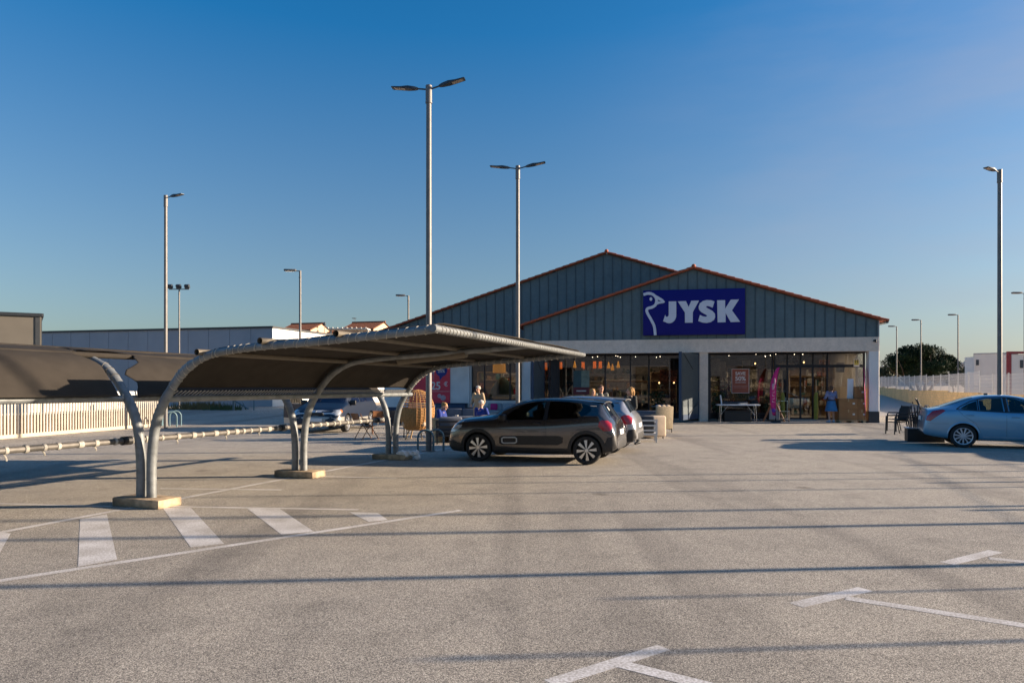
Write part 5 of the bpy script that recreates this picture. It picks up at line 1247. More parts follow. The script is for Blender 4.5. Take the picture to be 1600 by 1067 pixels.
# ================================================================ people
SKIN = mat('skin', (.50, .28, .19), .55, 0, .05, 8)
def cloth(n, c, v=.12): return mat(n, c, .85, 0, v, 9, .4, 60)
def remesh(o, v, sm=2):
    r = o.modifiers.new('r', 'REMESH'); r.mode = 'VOXEL'; r.voxel_size = v
    if sm: s = o.modifiers.new('s', 'SMOOTH'); s.iterations = sm; s.factor = .5
    evaluated(o); o.data.shade_smooth(); return o
def setmat(o, m): o.data.materials.clear(); o.data.materials.append(m); return o
def finger(m, base, d, curl, L, r, side):
    p = Vector(base); d = Vector(d).normalized(); c = Vector(curl).normalized(); pts = [p]; ang = .25
    for k, f in enumerate((.45, .32, .23)):
        v = d * math.cos(ang) + c * math.sin(ang); p = p + v * L * f; pts.append(p); ang += .38
    m.tube(pts, [r, r * .95, r * .85, r * .65], 7)
def person(label, loc, rz, J, hair, hcol, jacket, legs, shoes, scale=1.0, beltline=None, skirt=None, bare=False, short_sleeve=False, grp=None):
    """J: joint positions in metres, facing -Y; hand joints named wr_l ..."""
    T = thing('person', label, 'person', loc, rz, grp); T.scale = (scale,) * 3
    V = {k: Vector(v) for k, v in J.items()}
    b = MB(); hd = V['head']; nk = V['neck']; pel = V['pel']; ch = V['chest']
    fwd = V.get('face', Vector((0, -1, 0))); fwd = fwd.normalized(); yaw = math.atan2(fwd.x, -fwd.y); Eh = Euler((V['tilt'].x if 'tilt' in V else 0, 0, yaw)).to_matrix()
    def hp(x, y, z): return hd + Eh @ Vector((x, y, z))
    # torso and pelvis
    b.tube([pel + Vector((0, 0, -.08)), pel, pel.lerp(ch, .5), ch, ch.lerp(nk, .6)], [.12, .145, .125, .145, .10], 12); b.ell(pel, (.165, .115, .11)); b.ell(ch, (.165, .11, .14))
    b.tube([ch.lerp(nk, .5), nk, hp(0, .01, -.03)], [.07, .053, .052], 10)
    # head: skull, jaw, nose, brow, ears, lips
    b.ell(hp(0, .008, .015), (.073, .092, .100), 16, 11, Eh); b.ell(hp(0, -.028, -.055), (.052, .056, .058), 12, 8, Eh); b.ell(hp(0, -.052, -.095), (.024, .022, .020), 8, 6, Eh)
    b.tube([hp(0, -.086, .015), hp(0, -.108, -.022), hp(0, -.092, -.032)], [.009, .014, .012], 7); b.ell(hp(0, -.080, -.060), (.026, .012, .012), 8, 6, Eh); b.ell(hp(0, -.076, .035), (.05, .018, .012), 8, 6, Eh)
    for sg in (-1, 1): b.ell(hp(sg * .075, .012, -.008), (.012, .022, .032), 8, 6, Eh)
    for s in ('l', 'r'):
        sh, el, wr, hn = (V[k + '_' + s] for k in ('sh', 'el', 'wr', 'hand'))
        b.tube([sh, sh.lerp(el, .5), el], [.056, .050, .041], 10); b.ell(sh, (.06, .06, .06), 10, 7); b.tube([el, el.lerp(wr, .35), wr], [.042, .041, .028], 10)
        d = (hn - wr).normalized(); side = d.cross(Vector((1, 0, 0)) if s == 'l' else Vector((-1, 0, 0)))
        side = Vector((0, -1, 0)) - d * d.dot(Vector((0, -1, 0))); side = side.normalized() if side.length > .1 else Vector((0, 0, 1)); inn = d.cross(side) * (1 if s == 'l' else -1)
        if inn.x * (1 if s == 'l' else -1) > 0: inn = -inn
        pc = wr + d * .05; b.tube([wr, wr + d * .04, wr + d * .09], [.027, .035, .036], 9)
        for k, (o, L) in enumerate(((.030, .072), (.011, .082), (-.009, .076), (-.028, .060))): finger(b, wr + d * .085 + side * o, d, inn, L, .0105, s)
        finger(b, wr + d * .03 + side * .03, d + side * .9, inn, .070, .0125, s)
        hi, kn, an, to = (V[k + '_' + s] for k in ('hip', 'kn', 'an', 'toe'))
        b.tube([hi, hi.lerp(kn, .4), kn], [.095, .083, .057], 11); b.tube([kn, kn.lerp(an, .35), an], [.056, .058, .037], 10); b.tube([an, an.lerp(to, .5) - Vector((0, 0, .02)), to], [.042, .040, .030], 9)
    remesh(b.build('body', SKIN, T, 0), .0095, 1)
    m = MB()
    for sg in (-1, 1): m.ell(hp(sg * .031, -.0835, .010), (.013, .006, .008), 8, 6, Eh)
    m.build('eyes', M['black'], T, 60)
    # hair
    h = MB()
    if hair == 'short': h.ell(hp(0, .020, .034), (.080, .096, .095), 14, 9, Eh); cut = .0
    elif hair == 'bob':
        h.ell(hp(0, .022, .034), (.086, .100, .097), 14, 9, Eh)
        for sg in (-1, 1): h.tube([hp(sg * .062, .0, .06), hp(sg * .086, .01, -.02), hp(sg * .080, .025, -.115)], [.03, .034, .030], 9)
        h.tube([hp(0, .085, .05), hp(0, .10, -.03), hp(0, .085, -.125)], [.05, .055, .05], 9)
    else:
        h.ell(hp(0, .022, .034), (.084, .100, .096), 14, 9, Eh); h.tube([hp(0, .085, .05), hp(0, .10, -.06), hp(0, .09, -.21)], [.06, .07, .05], 9)
        for sg in (-1, 1): h.tube([hp(sg * .06, .02, .05), hp(sg * .082, .035, -.05), hp(sg * .07, .06, -.18)], [.03, .032, .03], 8)
    for i in range(14):
        a = rnd.uniform(0, 6.28); h.ell(hp(.07 * math.cos(a), .03 + .08 * math.sin(a), .05 + rnd.uniform(-.03, .05)), (.022, .022, .022), 7, 5)
    o = remesh(h.build('hair', hcol, T, 0), .012, 1)
    # clothing
    c = MB(); hem = V.get('hem', pel + Vector((0, 0, -.05)))
    c.tube([hem, pel.lerp(hem, .3), pel.lerp(ch, .5), ch, ch.lerp(nk, .62)], [.15, .155, .145, .160, .095], 14); c.ell(pel, (.185, .135, .10)); c.ell(ch, (.187, .130, .15)); c.ell(hem + Vector((0, 0, .05)), (.19, .14, .07))
    c.tube([ch.lerp(nk, .62), nk - Vector((0, 0, .01))], [.08, .064], 10)
    for s in ('l', 'r'):
        sh, el, wr = (V[k + '_' + s] for k in ('sh', 'el', 'wr')); c.ell(sh, (.075, .073, .07), 10, 7)
        if short_sleeve: c.tube([sh, sh.lerp(el, .7)], [.072, .064], 10)
        else: c.tube([sh, sh.lerp(el, .5), el, el.lerp(wr, .5), wr.lerp(el, .08)], [.072, .066, .058, .052, .044], 11)
    setmat(remesh(c.build('jacket', jacket, T, 0), .014, 2), jacket)
    if skirt:
        q = MB(); q.lathe([(.17, pel.z + .06), (.20, pel.z - .08), (.25, pel.z - .30), (.275, skirt[1]), (.255, skirt[1]), (.15, pel.z)], 22, (pel.x, pel.y, 0)); q.build('skirt', skirt[0], T, 60)
        q = MB(); q.lathe([(.172, pel.z + .04), (.182, pel.z + .10), (.165, pel.z + .10)], 22, (pel.x, pel.y, 0)); q.build('belt', M['black'], T, 60)
    if legs:
        c = MB(); c.ell(pel - Vector((0, 0, .04)), (.178, .128, .13)); 
        for s in ('l', 'r'):
            hi, kn, an = (V[k + '_' + s] for k in ('hip', 'kn', 'an')); c.tube([hi + Vector((0, 0, .03)), hi.lerp(kn, .4), kn, kn.lerp(an, .4), an + (kn - an).normalized() * .03], [.108, .097, .075, .075, .062], 11)
        setmat(remesh(c.build('trousers', legs, T, 0), .014, 2), legs)
    for s in ('l', 'r'):
        an, to = V['an_' + s], V['toe_' + s]; d = (to - an); q = MB(); f = Vector((d.x, d.y, 0)).normalized()
        q.tube([Vector((an.x, an.y, an.z - .035)) - f * .05, Vector((an.x, an.y, an.z - .04)) + f * .05, Vector((to.x, to.y, to.z - .0)) + f * .015], [.046, .052, .036], 10); q.ell(an, (.05, .055, .05), 9, 6)
        remesh(q.build('shoe', shoes, T, 0), .012, 1)
    return T
def stand(**k):
    J = dict(head=(0, -.01, 1.575), neck=(0, .01, 1.435), chest=(0, .01, 1.24), pel=(0, 0, .95), sh_l=(-.185, .01, 1.385), sh_r=(.185, .01, 1.385), el_l=(-.245, .03, 1.11), el_r=(.245, .03, 1.11), wr_l=(-.25, -.03, .87), wr_r=(.25, -.03, .87), hand_l=(-.25, -.05, .77), hand_r=(.25, -.05, .77),
             hip_l=(-.095, 0, .90), hip_r=(.095, 0, .90), kn_l=(-.10, -.02, .49), kn_r=(.10, -.02, .49), an_l=(-.105, .02, .085), an_r=(.105, .02, .085), toe_l=(-.125, -.15, .035), toe_r=(.125, -.15, .035))
    J.update(k); return J
def sit(**k):
    J = stand(); dz = -.47
    for n in ('head', 'neck', 'chest', 'pel', 'sh_l', 'sh_r', 'el_l', 'el_r', 'wr_l', 'wr_r', 'hand_l', 'hand_r', 'hip_l', 'hip_r'): p = J[n]; J[n] = (p[0], p[1], p[2] + dz)
    for s, x in (('l', -1), ('r', 1)):
        J['kn_' + s] = (x * .13, -.43, .48); J['an_' + s] = (x * .13, -.40, .085); J['toe_' + s] = (x * .14, -.57, .035); J['el_' + s] = (x * .25, -.06, .66); J['wr_' + s] = (x * .17, -.28, .60); J['hand_' + s] = (x * .13, -.37, .585)
    J.update(k); return J
H_grey = cloth('white_hair', (.55, .50, .44)); H_blond = cloth('blond_hair', (.34, .19, .07)); H_brown = cloth('brown_hair', (.11, .06, .035)); H_dark = cloth('dark_hair', (.05, .035, .03))
khaki = cloth('khaki_cloth', (.36, .27, .17)); tan = cloth('tan_trousers', (.30, .23, .16)); darkc = cloth('dark_jacket', (.022, .024, .022)); jeans = cloth('pale_jeans', (.20, .23, .26), .3); blue = cloth('royal_blue_cloth', (.012, .035, .22)); navy = cloth('navy', (.02, .03, .07)); shirt = cloth('pale_blue_knit', (.16, .20, .36), .3); skirtb = cloth('blue_skirt', (.03, .16, .36)); pinkw = cloth('pale_pink_cloth', (.55, .42, .42)); greyc = cloth('grey_green_cloth', (.16, .17, .14)); shoeb = M['black']; shoew = cloth('pale_shoes', (.45, .50, .58))
p = G(747, 676)
person('white-haired man in a quilted tan vest standing beside the outdoor sofas', (p.x, p.y, 0), R(-35), stand(el_l=(-.26, -.0, 1.10), wr_l=(-.20, -.16, 1.0), hand_l=(-.13, -.22, .98), el_r=(.26, .02, 1.12), wr_r=(.24, -.12, .93), hand_r=(.20, -.2, .88), tilt=(.12, 0, 0), hem=(0, 0, .82)), 'short', H_grey, khaki, tan, shoeb, 1.02)
p = G(752, 683)
person('white-haired person in royal blue sitting in front of the man with the tan vest', (p.x, p.y, 0.02), R(150), sit(tilt=(.1, 0, 0)), 'short', H_grey, blue, navy, shoeb, 1.0)
p = G(690, 690)
person('person with brown hair in a blue jacket sitting right of the tall lamp post', (p.x, p.y, 0.02), R(75), sit(tilt=(.3, 0, 0), head=(0, -.10, 1.06)), 'short', H_blond, blue, tan, shoew, 1.0)
p = Vector((3.42, 19.75, 0))
person('woman with blond bob and dark jacket walking past the back of the silver car', (p.x, p.y, 0), R(-60), stand(kn_l=(-.09, -.16, .50), an_l=(-.09, -.20, .09), toe_l=(-.10, -.37, .04), kn_r=(.09, .02, .49), an_r=(.10, .24, .12), toe_r=(.11, .09, .035), el_l=(-.24, .14, 1.12), wr_l=(-.22, .10, .88), hand_l=(-.21, .06, .79), el_r=(.24, .0, 1.11), wr_r=(.22, -.16, .92), hand_r=(.2, -.24, .87), hem=(0, 0, .80), face=(-.4, -1, 0)), 'bob', H_blond, darkc, jeans, shoeb, .985)
p = Vector((2.95, 22.6, 0))
person('grey-haired man in a grey green top standing behind the silver car', (p.x, p.y, 0), R(15), stand(), 'short', H_brown, greyc, navy, shoeb, 1.03)
p = Vector((2.62, 22.2, 0))
person('person in pale pink beside the grey-haired man behind the silver car', (p.x, p.y, 0), R(20), stand(), 'bob', H_blond, pinkw, tan, shoeb, .96)
p = SL(Aof(1299, .15), .15, .012)
person('woman in bright blue skirt with her back turned at the shop entrance', (p.x, p.y, p.z), R(185), stand(el_l=(-.27, -.05, 1.14), wr_l=(-.24, -.22, 1.12), hand_l=(-.21, -.30, 1.15), el_r=(.26, -.04, 1.13), wr_r=(.2, -.22, 1.08), hand_r=(.14, -.30, 1.1), hem=(0, 0, .92)), 'bob', H_brown, shirt, None, shoew, 1.03, skirt=(skirtb, .52))
# ================================================================ things around the shop
M['cush_grey'] = mat('grey_cushion', (.115, .125, .15), .9, 0, .12, 6, .3, 80); M['cush_light'] = mat('light_grey_cushion', (.33, .35, .39), .9, 0, .10, 6, .3, 80)
M['cush_beige'] = mat('beige_cushion', (.56, .44, .32), .9, 0, .08, 6, .3, 80); M['cush_dark'] = mat('dark_grey_cushion', (.05, .055, .065), .9, 0, .12, 6)
M['wood'] = mat('teak', (.26, .11, .045), .6, 0, .2, 5, ani=(1, 1, 6)); M['wood_pale'] = mat('pale_wood', (.48, .33, .18), .6, 0, .15, 5); M['rattan'] = mat('rattan', (.42, .22, .075), .75, 0, .3, 22, .6, 60)
M['magenta'] = mat('magenta_cloth', (.52, .008, .16), .6, 0, .1, 4); M['card'] = mat('cardboard', (.30, .15, .06), .85, 0, .1, 3, .1, 30); M['white_gloss'] = mat('white_top', (.72, .74, .78), .35, 0, .04, 5)
SFG = 'outdoor lounge furniture on display'
def lounge(label, loc, rz, w, fr, cu, seats=1, h=.78, d=.78, name='garden_sofa', cat='sofa', pil=None, grp=None, legs=True, arms=True):
    T = thing(name, label, cat, loc, rz, grp)
    m = MB(); z = .22
    m.bbox((-w / 2, -d / 2, z), (w / 2, d / 2, z + .05))
    for x in (-w / 2 + .02, w / 2 - .02):
        if arms:
            m.box((x, 0, .58), (.05, d, .05)); m.box((x, -d / 2 + .03, .40), (.05, .05, .36)); m.box((x, d / 2 - .03, .45), (.05, .05, .5))
    for k in range(3): m.box((0, d / 2 - .03, .36 + .15 * k), (w - .06, .035, .05))
    m.build('frame', fr, T, 0)
    for x in (-w / 2 + .03, w / 2 - .03):
        for y in (-d / 2 + .03, d / 2 - .03): m = MB(); m.box((x, y, .11), (.045, .045, .22)); m.build('leg', fr, T, 0)
    n = seats; cw = (w - .14) / n
    for k in range(n):
        x = -w / 2 + .07 + cw * (k + .5)
        m = MB(); m.rbox((x, -.04, z + .13), (cw - .012, d - .14, .16), .045, 3); m.build('seat_cushion', cu, T, 50)
        m = MB(); m.rbox((x, d / 2 - .13, z + .38), (cw - .012, .17, .40), .06, 3, rx=-.14); m.build('back_cushion', cu, T, 50)
    for q in (pil or []):
        m = MB(); m.rbox((q[0], d / 2 - .26, z + .38), (.40, .12, .36), .055, 3, rx=-.2); m.build('scatter_cushion', q[1], T, 50)
    return T
def wooden_chair(label, loc, rz, mt, grp):
    T = thing('garden_chair', label, 'chair', loc, rz, grp)
    m = MB(); rows = []
    for k in range(7): y = -.22 + .44 * k / 6; rows.append([(x, y, .44 - .03 * math.sin(PI * k / 6) * (1 - (x / .26) ** 2)) for x in [lerp(-.24, .24, j / 8) for j in range(9)]])
    m.grid(rows); m.grid([[(p[0], p[1], p[2] - .018) for p in r] for r in rows]); m.build('seat', mt, T, 50)
    m = MB(); rows = []
    for k in range(6): z = .50 + .34 * k / 5; rows.append([(x, .25 + .14 * (k / 5) - .05 * (1 - (x / .28) ** 2) + .06, z) for x in [lerp(-.25, .25, j / 8) for j in range(9)]])
    m.grid(rows); m.grid([[(p[0], p[1] + .018, p[2]) for p in r] for r in rows]); m.build('backrest', mt, T, 50)
    for x in (-.25, .25):
        m = MB(); m.tube([(x, .30, 0), (x, .05, .42), (x, -.16, .64)], .015, 8); m.tube([(x, -.30, 0), (x, -.02, .42), (x, .30, .72), (x, .36, .84)], .015, 8); m.build('leg_pair', mt, T, 60)
        m = MB(); m.tube([(x, -.22, .64), (x, .28, .66)], .018, 8); m.build('armrest', mt, T, 60)
    return T
g = 'folding wooden chairs left of the far frame'
wooden_chair('brown wooden garden chair nearest to the minivan, standing in the open', G(573, 686), R(130), M['wood'], g)
wooden_chair('brown wooden garden chair right behind the first, half hidden by the far curved frame', G(593, 678), R(-165), M['wood'], g)
# dark round table and chairs behind the far frames
def chair_metal(label, loc, rz, grp, stack=0, name='garden_chair', mt=None):
    T = thing(name, label, 'chair', loc, rz, grp); mt = mt or M['black']
    m = MB(); m.rbox((0, 0, .43), (.46, .44, .025), .01, 1); m.build('seat', mt, T, 0)
    m = MB(); m.rbox((0, .26, .68), (.46, .025, .46), .01, 1, rx=-.2); m.build('backrest', mt, T, 0)
    for x in (-.25, .25):
        m = MB(); m.tube([(x, -.24, 0), (x, -.22, .62), (x, -.18, .66), (x, .24, .66)], .021, 8); m.build('arm_frame', mt, T, 60)
        m = MB(); m.tube([(x, .30, 0), (x, .20, .43), (x, .32, .92)], .021, 8); m.build('leg', mt, T, 60)
    return T
chair_metal('black metal garden chair between the poles of the far curved frame', G(622, 684), R(20), None)
cafe = thing('side_table', 'small dark table behind the poles of the far curved frame', 'table', G(612, 679)); m = MB(); m.lathe([(.001, .68), (.36, .68), (.36, .71), (.001, .71)], 22); m.build('tabletop', M['black'], cafe, 40); m = MB(); m.tube([(0, 0, 0), (0, 0, .68)], .03, 8); m.lathe([(.24, 0), (.24, .02), (.03, .05)], 18); m.build('leg', M['black'], cafe, 40)
# egg chair
T = thing('egg_chair', 'large round wicker egg chair in front of the red banner', 'egg chair', G(651, 686), R(-10))
m = MB(); nu, nv = 40, 20; rows = []
for j in range(nv + 1):
    b = PI * (.03 + .85 * j / nv); r = []
    for i in range(nu + 1):
        a = R(95) + R(275) * i / nu
        rr = .56 * math.sin(b) ** (.95 if b < PI / 2 else .6); r.append((rr * math.cos(a), rr * math.sin(a) * .95, .92 + .66 * math.cos(b)))
    rows.append(r)
# woven strands
for j in range(0, nv + 1): m.tube(rows[j], .011, 5, False)
for i in range(0, nu + 1, 2): m.tube([rows[j][i] for j in range(nv + 1)], .010, 5, False)
m.build('woven_shell', M['rattan'], T, 60)
m = MB(); m.grid([[(p[0] * .985, p[1] * .985, p[2]) for p in r] for r in rows[10:]]); m.build('lower_basket', M['rattan'], T, 60)
m = MB(); m.rbox((0, 0, .52), (.8, .72, .2), .09, 3); m.rbox((.0, .28, .88), (.7, .18, .6), .08, 3, rx=-.15); m.build('cushion', M['cush_beige'], T, 50)
m = MB(); m.tube(rows[0], .02, 6); m.tube([r[0] for r in rows], .024, 6); m.tube([r[-1] for r in rows], .024, 6); m.build('rim', M['rattan'], T, 60)
for a in (.6, 2.4, 3.9, 5.5):
    m = MB(); m.tube([(.24 * math.cos(a), .24 * math.sin(a), .34), (.40 * math.cos(a), .40 * math.sin(a), 0)], .026, 8); m.build('leg', M['wood_pale'], T, 60)
# wicker chair of the sitting person
T = thing('wicker_chair', 'pale wicker tub chair under the sitting person right of the tall lamp post', 'chair', G(691, 690), R(75))
m = MB(); rows = [[(.32 * math.cos(a) * k, .30 * math.sin(a) * k, z) for a in [R(-30) + R(240) * i / 16 for i in range(17)]] for k, z in ((.85, .02), (.92, .2), (1.0, .45), (1.08, .70))]
for r in rows: m.tube(r, .03, 6)
m.grid(rows); m.grid([[(p[0] * .95, p[1] * .95, p[2]) for p in r] for r in rows]); m.build('wicker_shell', M['wood_pale'], T, 50); m = MB(); m.lathe([(.001, .36), (.27, .36), (.27, .41), (.001, .41)], 16); m.build('seat', M['wood_pale'], T, 40)
# lounge groups left
p = G(703, 692); lounge('dark-framed grey garden armchair with its back to the camera, left of the dark car bonnet', p, R(188), .85, M['black'], M['cush_grey'], 1, grp=None, name='garden_armchair', cat='armchair')
p = G(741, 690); lounge('dark-framed grey two-seat garden sofa with its back to the camera behind the dark car bonnet', p, R(183), 1.55, M['black'], M['cush_grey'], 2)
p = G(708, 669); lounge('long grey garden sofa against the red banner', (p.x, p.y, 0), R(-8), 2.1, M['black'], M['cush_grey'], 3)
p = SL(-1.15, 2.1); lounge('light grey garden sofa with a pink cushion under the wing window', (p.x, p.y, .012), SA, 2.6, M['white_paint'], M['cush_light'], 3, .9, .85, pil=[(-.85, M['magenta']), (.2, M['cush_light']), (.95, M['cush_light'])])
T = thing('coffee_table', 'low slatted coffee table with a pale ornament among the grey sofas', 'table', G(716, 681), R(5)); m = MB()
for k in range(6): m.box((0, -.3 + .12 * k, .42), (1.0, .1, .03))
m.build('tabletop', M['wood_pale'], T, 0)
for x in (-.45, .45):
    for y in (-.3, .3): m = MB(); m.box((x, y, .2), (.05, .05, .4)); m.build('leg', M['black'], T, 0)
o = MB().lathe([(.001, 0), (.09, 0), (.11, .1), (.05, .22), (.06, .28), (.001, .28)], 14).build('ornament', M['white_paint'], None, 60); o.location = G(716, 681) + Vector((-.05, 0, .436)); tag(o, 'pale vase on the low slatted coffee table', 'vase')
T = thing('wall_bench', 'dark teal storage bench standing against the left wing wall', 'bench', SL(Aof(706, 2.6), 2.55, .012), SA); m = MB(); m.rbox((0, 0, .42), (1.7, .6, .62), .03, 2); m.build('bench_box', M['clad_dark'], T, 30); m = MB(); m.rbox((0, 0, .76), (1.76, .64, .06), .02, 2); m.build('lid', M['clad_dark'], T, 30)
# lounge group right of the cars
g0 = G(996, 690)
lounge('white-framed garden armchair with grey cushions nearest to the walking woman', (g0.x + .25, g0.y + .15, 0), R(172), .72, M['white_paint'], M['cush_dark'], 1, name='garden_armchair', cat='armchair')
p = G(1003, 676); lounge('dark grey garden sofa between the walking woman and the beige tub armchair', (p.x - .25, p.y + .3, 0), R(-12), 1.9, M['cush_dark'], M['cush_grey'], 2)
T = thing('tub_armchair', 'beige upholstered tub armchair seen from behind right of the white-framed armchair', 'armchair', G(1017, 684), R(190))
m = MB(); m.rbox((0, .28, .40), (.80, .16, .70), .07, 3); m.rbox((-.33, -.06, .34), (.15, .62, .52), .06, 3); m.rbox((.33, -.06, .34), (.15, .62, .52), .06, 3); m.rbox((0, -.06, .22), (.6, .62, .3), .05, 3); m.build('upholstery', M['cush_beige'], T, 50)
m = MB(); m.rbox((0, -.08, .43), (.52, .58, .14), .05, 3); m.build('seat_cushion', M['cush_beige'], T, 50)
for x in (-.3, .3):
    for y in (-.3, .3): m = MB(); m.tube([(x, y, 0), (x, y, .07)], .02, 6); m.build('foot', M['black'], T)
T = thing('wing_armchair', 'tall sand-coloured wicker armchair with pale cushions in front of the open shutter', 'armchair', G(1032, 675), R(195)); sandw = mat('sand_wicker', (.36, .29, .19), .85, 0, .2, 22, .5, 60)
m = MB(); m.rbox((0, .30, .55), (.70, .10, .85), .04, 2, rx=-.08); m.rbox((-.32, -.02, .38), (.08, .62, .56), .03, 2); m.rbox((.32, -.02, .38), (.08, .62, .56), .03, 2); m.rbox((0, -.04, .28), (.58, .6, .14), .03, 2); m.build('wicker_shell', sandw, T, 40)
for k in (-1, 0, 1): m = MB(); m.rbox((k * .19, .20, .92), (.17, .16, .20), .05, 3); m.build('cushion', M['cush_beige'], T, 50)
for x in (-.3, .3):
    for y in (-.28, .3): m = MB(); m.tube([(x, y, 0), (x, y, .24)], .018, 6); m.build('leg', M['black'], T)
# folding table at the entrance
a0, a1 = Aof(1120, -.25), Aof(1187, -.25); w = a1 - a0
T = thing('folding_table', 'white folding table in front of the right shop window', 'table', SL((a0 + a1) / 2, -.1, .012), SA); zt = Zof(1150, 632, -.3) 
m = MB(); m.rbox((0, 0, zt - .03), (w, .72, .055), .02, 2); m.build('tabletop', M['white_gloss'], T, 30)
for x in (-1, 1):
    m = MB(); m.tube([(x * w * .40, -.26, zt - .05), (x * w * .42, -.28, 0)], .016, 8); m.build('leg', M['chrome'], T, 60); m = MB(); m.tube([(x * w * .40, .26, zt - .05), (x * w * .42, .28, 0)], .016, 8); m.build('leg', M['chrome'], T, 60)
    m = MB(); m.tube([(x * w * .41, -.27, .3), (x * w * .41, .27, .3)], .012, 6); m.tube([(x * w * .40, 0, .32), (x * w * .22, 0, zt - .06)], .010, 6); m.build('brace', M['chrome'], T, 60)
zt += .0125
def on_table(name, label, cat, x, y, fn, mt, grp=None):
    m = MB(); fn(m); o = m.build(name, mt, None, 40); o.location = SL((a0 + a1) / 2 + x, -.1 + y, zt); o.rotation_euler = (0, 0, SA); return tag(o, label, cat, grp)
on_table('price_board', 'upright white card at the left end of the folding table', 'card', -.78, .0, lambda m: m.rbox((0, 0, .22), (.05, .22, .44), .008, 1, ry=-.12), M['white_gloss'])
on_table('paper_stack', 'small stack of white paper in the middle of the folding table', 'paper', .22, -.05, lambda m: [m.box((0, 0, .008 + .012 * k), (.42 - .02 * k, .28, .011), .1 * k) for k in range(4)], M['white_paint'])
on_table('cushion_pile', 'low pile of dark cushions at the back of the folding table', 'cushions', -.1, .18, lambda m: [m.rbox((-.45 + .3 * k, .02, .07), (.32, .22, .13), .05, 2) for k in range(4)], M['cush_dark'])
T = thing('crate', 'wide black crate under the white folding table', 'crate', SL((a0 + a1) / 2, .15, .012), SA); m = MB(); m.rbox((0, 0, .25), (1.25, .6, .5), .02, 2); m.build('crate_body', M['black'], T, 0); m = MB(); m.rbox((0, 0, .52), (1.3, .64, .04), .01, 1); m.build('rim', M['darkplastic'], T, 0)
for i, (px, b, lb) in enumerate(((1178, .55, 'dark barbecue kettle right behind the folding table'), )):
    T = thing('kettle_grill', lb, 'barbecue', SL(Aof(px, b), b, .012), SA); m = MB(); m.ell((0, 0, .82), (.27, .27, .22), 16, 10); m.build('bowl', M['black'], T, 60)
    for a in (0, 2.1, 4.2): m = MB(); m.tube([(.12 * math.cos(a), .12 * math.sin(a), .66), (.3 * math.cos(a), .3 * math.sin(a), 0)], .014, 6); m.build('leg', M['black'], T)
    m = MB(); m.tube([(-.06, 0, 1.06), (0, 0, 1.1), (.06, 0, 1.06)], .012, 6); m.build('lid_handle', M['wood'], T)
# A-frame and feather flags
T = thing('easel_board', 'wooden A-frame board leaning behind the pink feather flag', 'A-frame', SL(Aof(1209, .35), .35, .012), SA)
for x in (-1, 1): m = MB(); m.rbox((x * .26, 0, .52), (.09, .05, 1.12), .01, 1, ry=x * -.42); m.build('leg', M['wood'], T, 0)
m = MB(); m.rbox((.05, .06, .45), (.50, .03, .7), .01, 1, rx=.1); m.build('panel', mat('grey_board', (.30, .31, .33), .6), T, 0)
m = MB(); m.rbox((0, 0, .86), (.5, .06, .06), .01, 1); m.build('crossbar', M['wood_pale'], T, 0)
T = thing('trolley', 'small metal trolley behind the A-frame board', 'trolley', SL(Aof(1224, .5), .5, .012), SA); m = MB()
for x in (-.22, .22): m.tube([(x, .2, .05), (x, .2, 1.0)], .014, 6); m.tube([(x, -.2, .05), (x, -.2, .55)], .014, 6)
for z in (.15, .5): m.bbox((-.24, -.22, z), (.24, .22, z + .02))
m.tube([(-.22, .2, 1.0), (.22, .2, 1.0)], .014, 6); m.build('frame', M['chrome'], T, 40); 
for x in (-.2, .2): m = MB(); m.lathe([(.001, -.015), (.045, -.015), (.045, .015), (.001, .015)], 14, (x, -.2, .045), 'x'); m.build('wheel', M['rubber'], T, 40)
def flag(label, a, b, rz, prof, ztop, zbot, wr=None):
    T = thing('feather_flag', label, 'flag', SL(a, b, .012), SA + rz)
    m = MB(); P = [(0.0, 0, .08), (.02, 0, 1.0), (.05, 0, 1.9), (.16, 0, ztop - .1), (.22, 0, ztop)]; m.tube(P, .012, 6); m.build('pole', M['black'], T, 60)
    m = MB(); m.rbox((0, 0, .04), (.42, .30, .08), .02, 2); m.tube([(0, 0, .06), (0, 0, .2)], .03, 8); m.build('base', M['black'], T, 30)
    q = cr(P, 8); rows = []
    for v in q:
        if v.z < zbot: continue
        t = (v.z - zbot) / (ztop - zbot); wdt = prof(t); rows.append([(v.x - wdt * k / 6, .03 * math.sin(3 * t + k * .9) * (k / 6), v.z + .03 * k / 6 * (1 - t)) for k in range(7)])
    m = MB(); m.grid(rows); o = m.build('cloth', M['magenta'], T, 60); s = o.modifiers.new('s', 'SOLIDIFY'); s.thickness = .004; evaluated(o)
    return T
fl = flag('pink feather flag with vertical pale lettering at the entrance', Aof(1212, -.15), -.15, 0, lambda t: .10 + .19 * math.sin(PI * min(1, t * .92 + .05)) ** .8 * (1 if t < .9 else (1 - (t - .9) * 7)), 2.62, .28)
m = MB(); rq = random.Random(3)
for k in range(6): z = .95 + k * .15; m.bbox((-.17, -.055, z), (-.06, -.045, z + .03)); m.bbox((-.17 + .08 * (k % 2), -.055, z + .03), (-.14 + .08 * (k % 2), -.045, z + .085))
m.build('lettering', mat('pale_pink_print', (.60, .30, .42), .6), fl, 0)
m = MB(); m.ell((-.12, -.045, 1.72), (.06, .012, .14)); m.ell((-.05, -.045, 1.95), (.04, .012, .16)); m.build('pale_motif', bpy.data.materials['pale_pink_print'], fl, 40)
m = MB(); m.ell((-.10, -.045, .56), (.09, .012, .10)); m.build('blue_motif', mat('violet_print', (.12, .03, .30), .6), fl, 40)
flag('narrow pink feather flag seen nearly edge-on by the corner pier', 16.25, .12, R(78), lambda t: .12 + .30 * math.sin(PI * min(1, (1 - t) * .9 + .06)) ** .8, 2.62, .15)
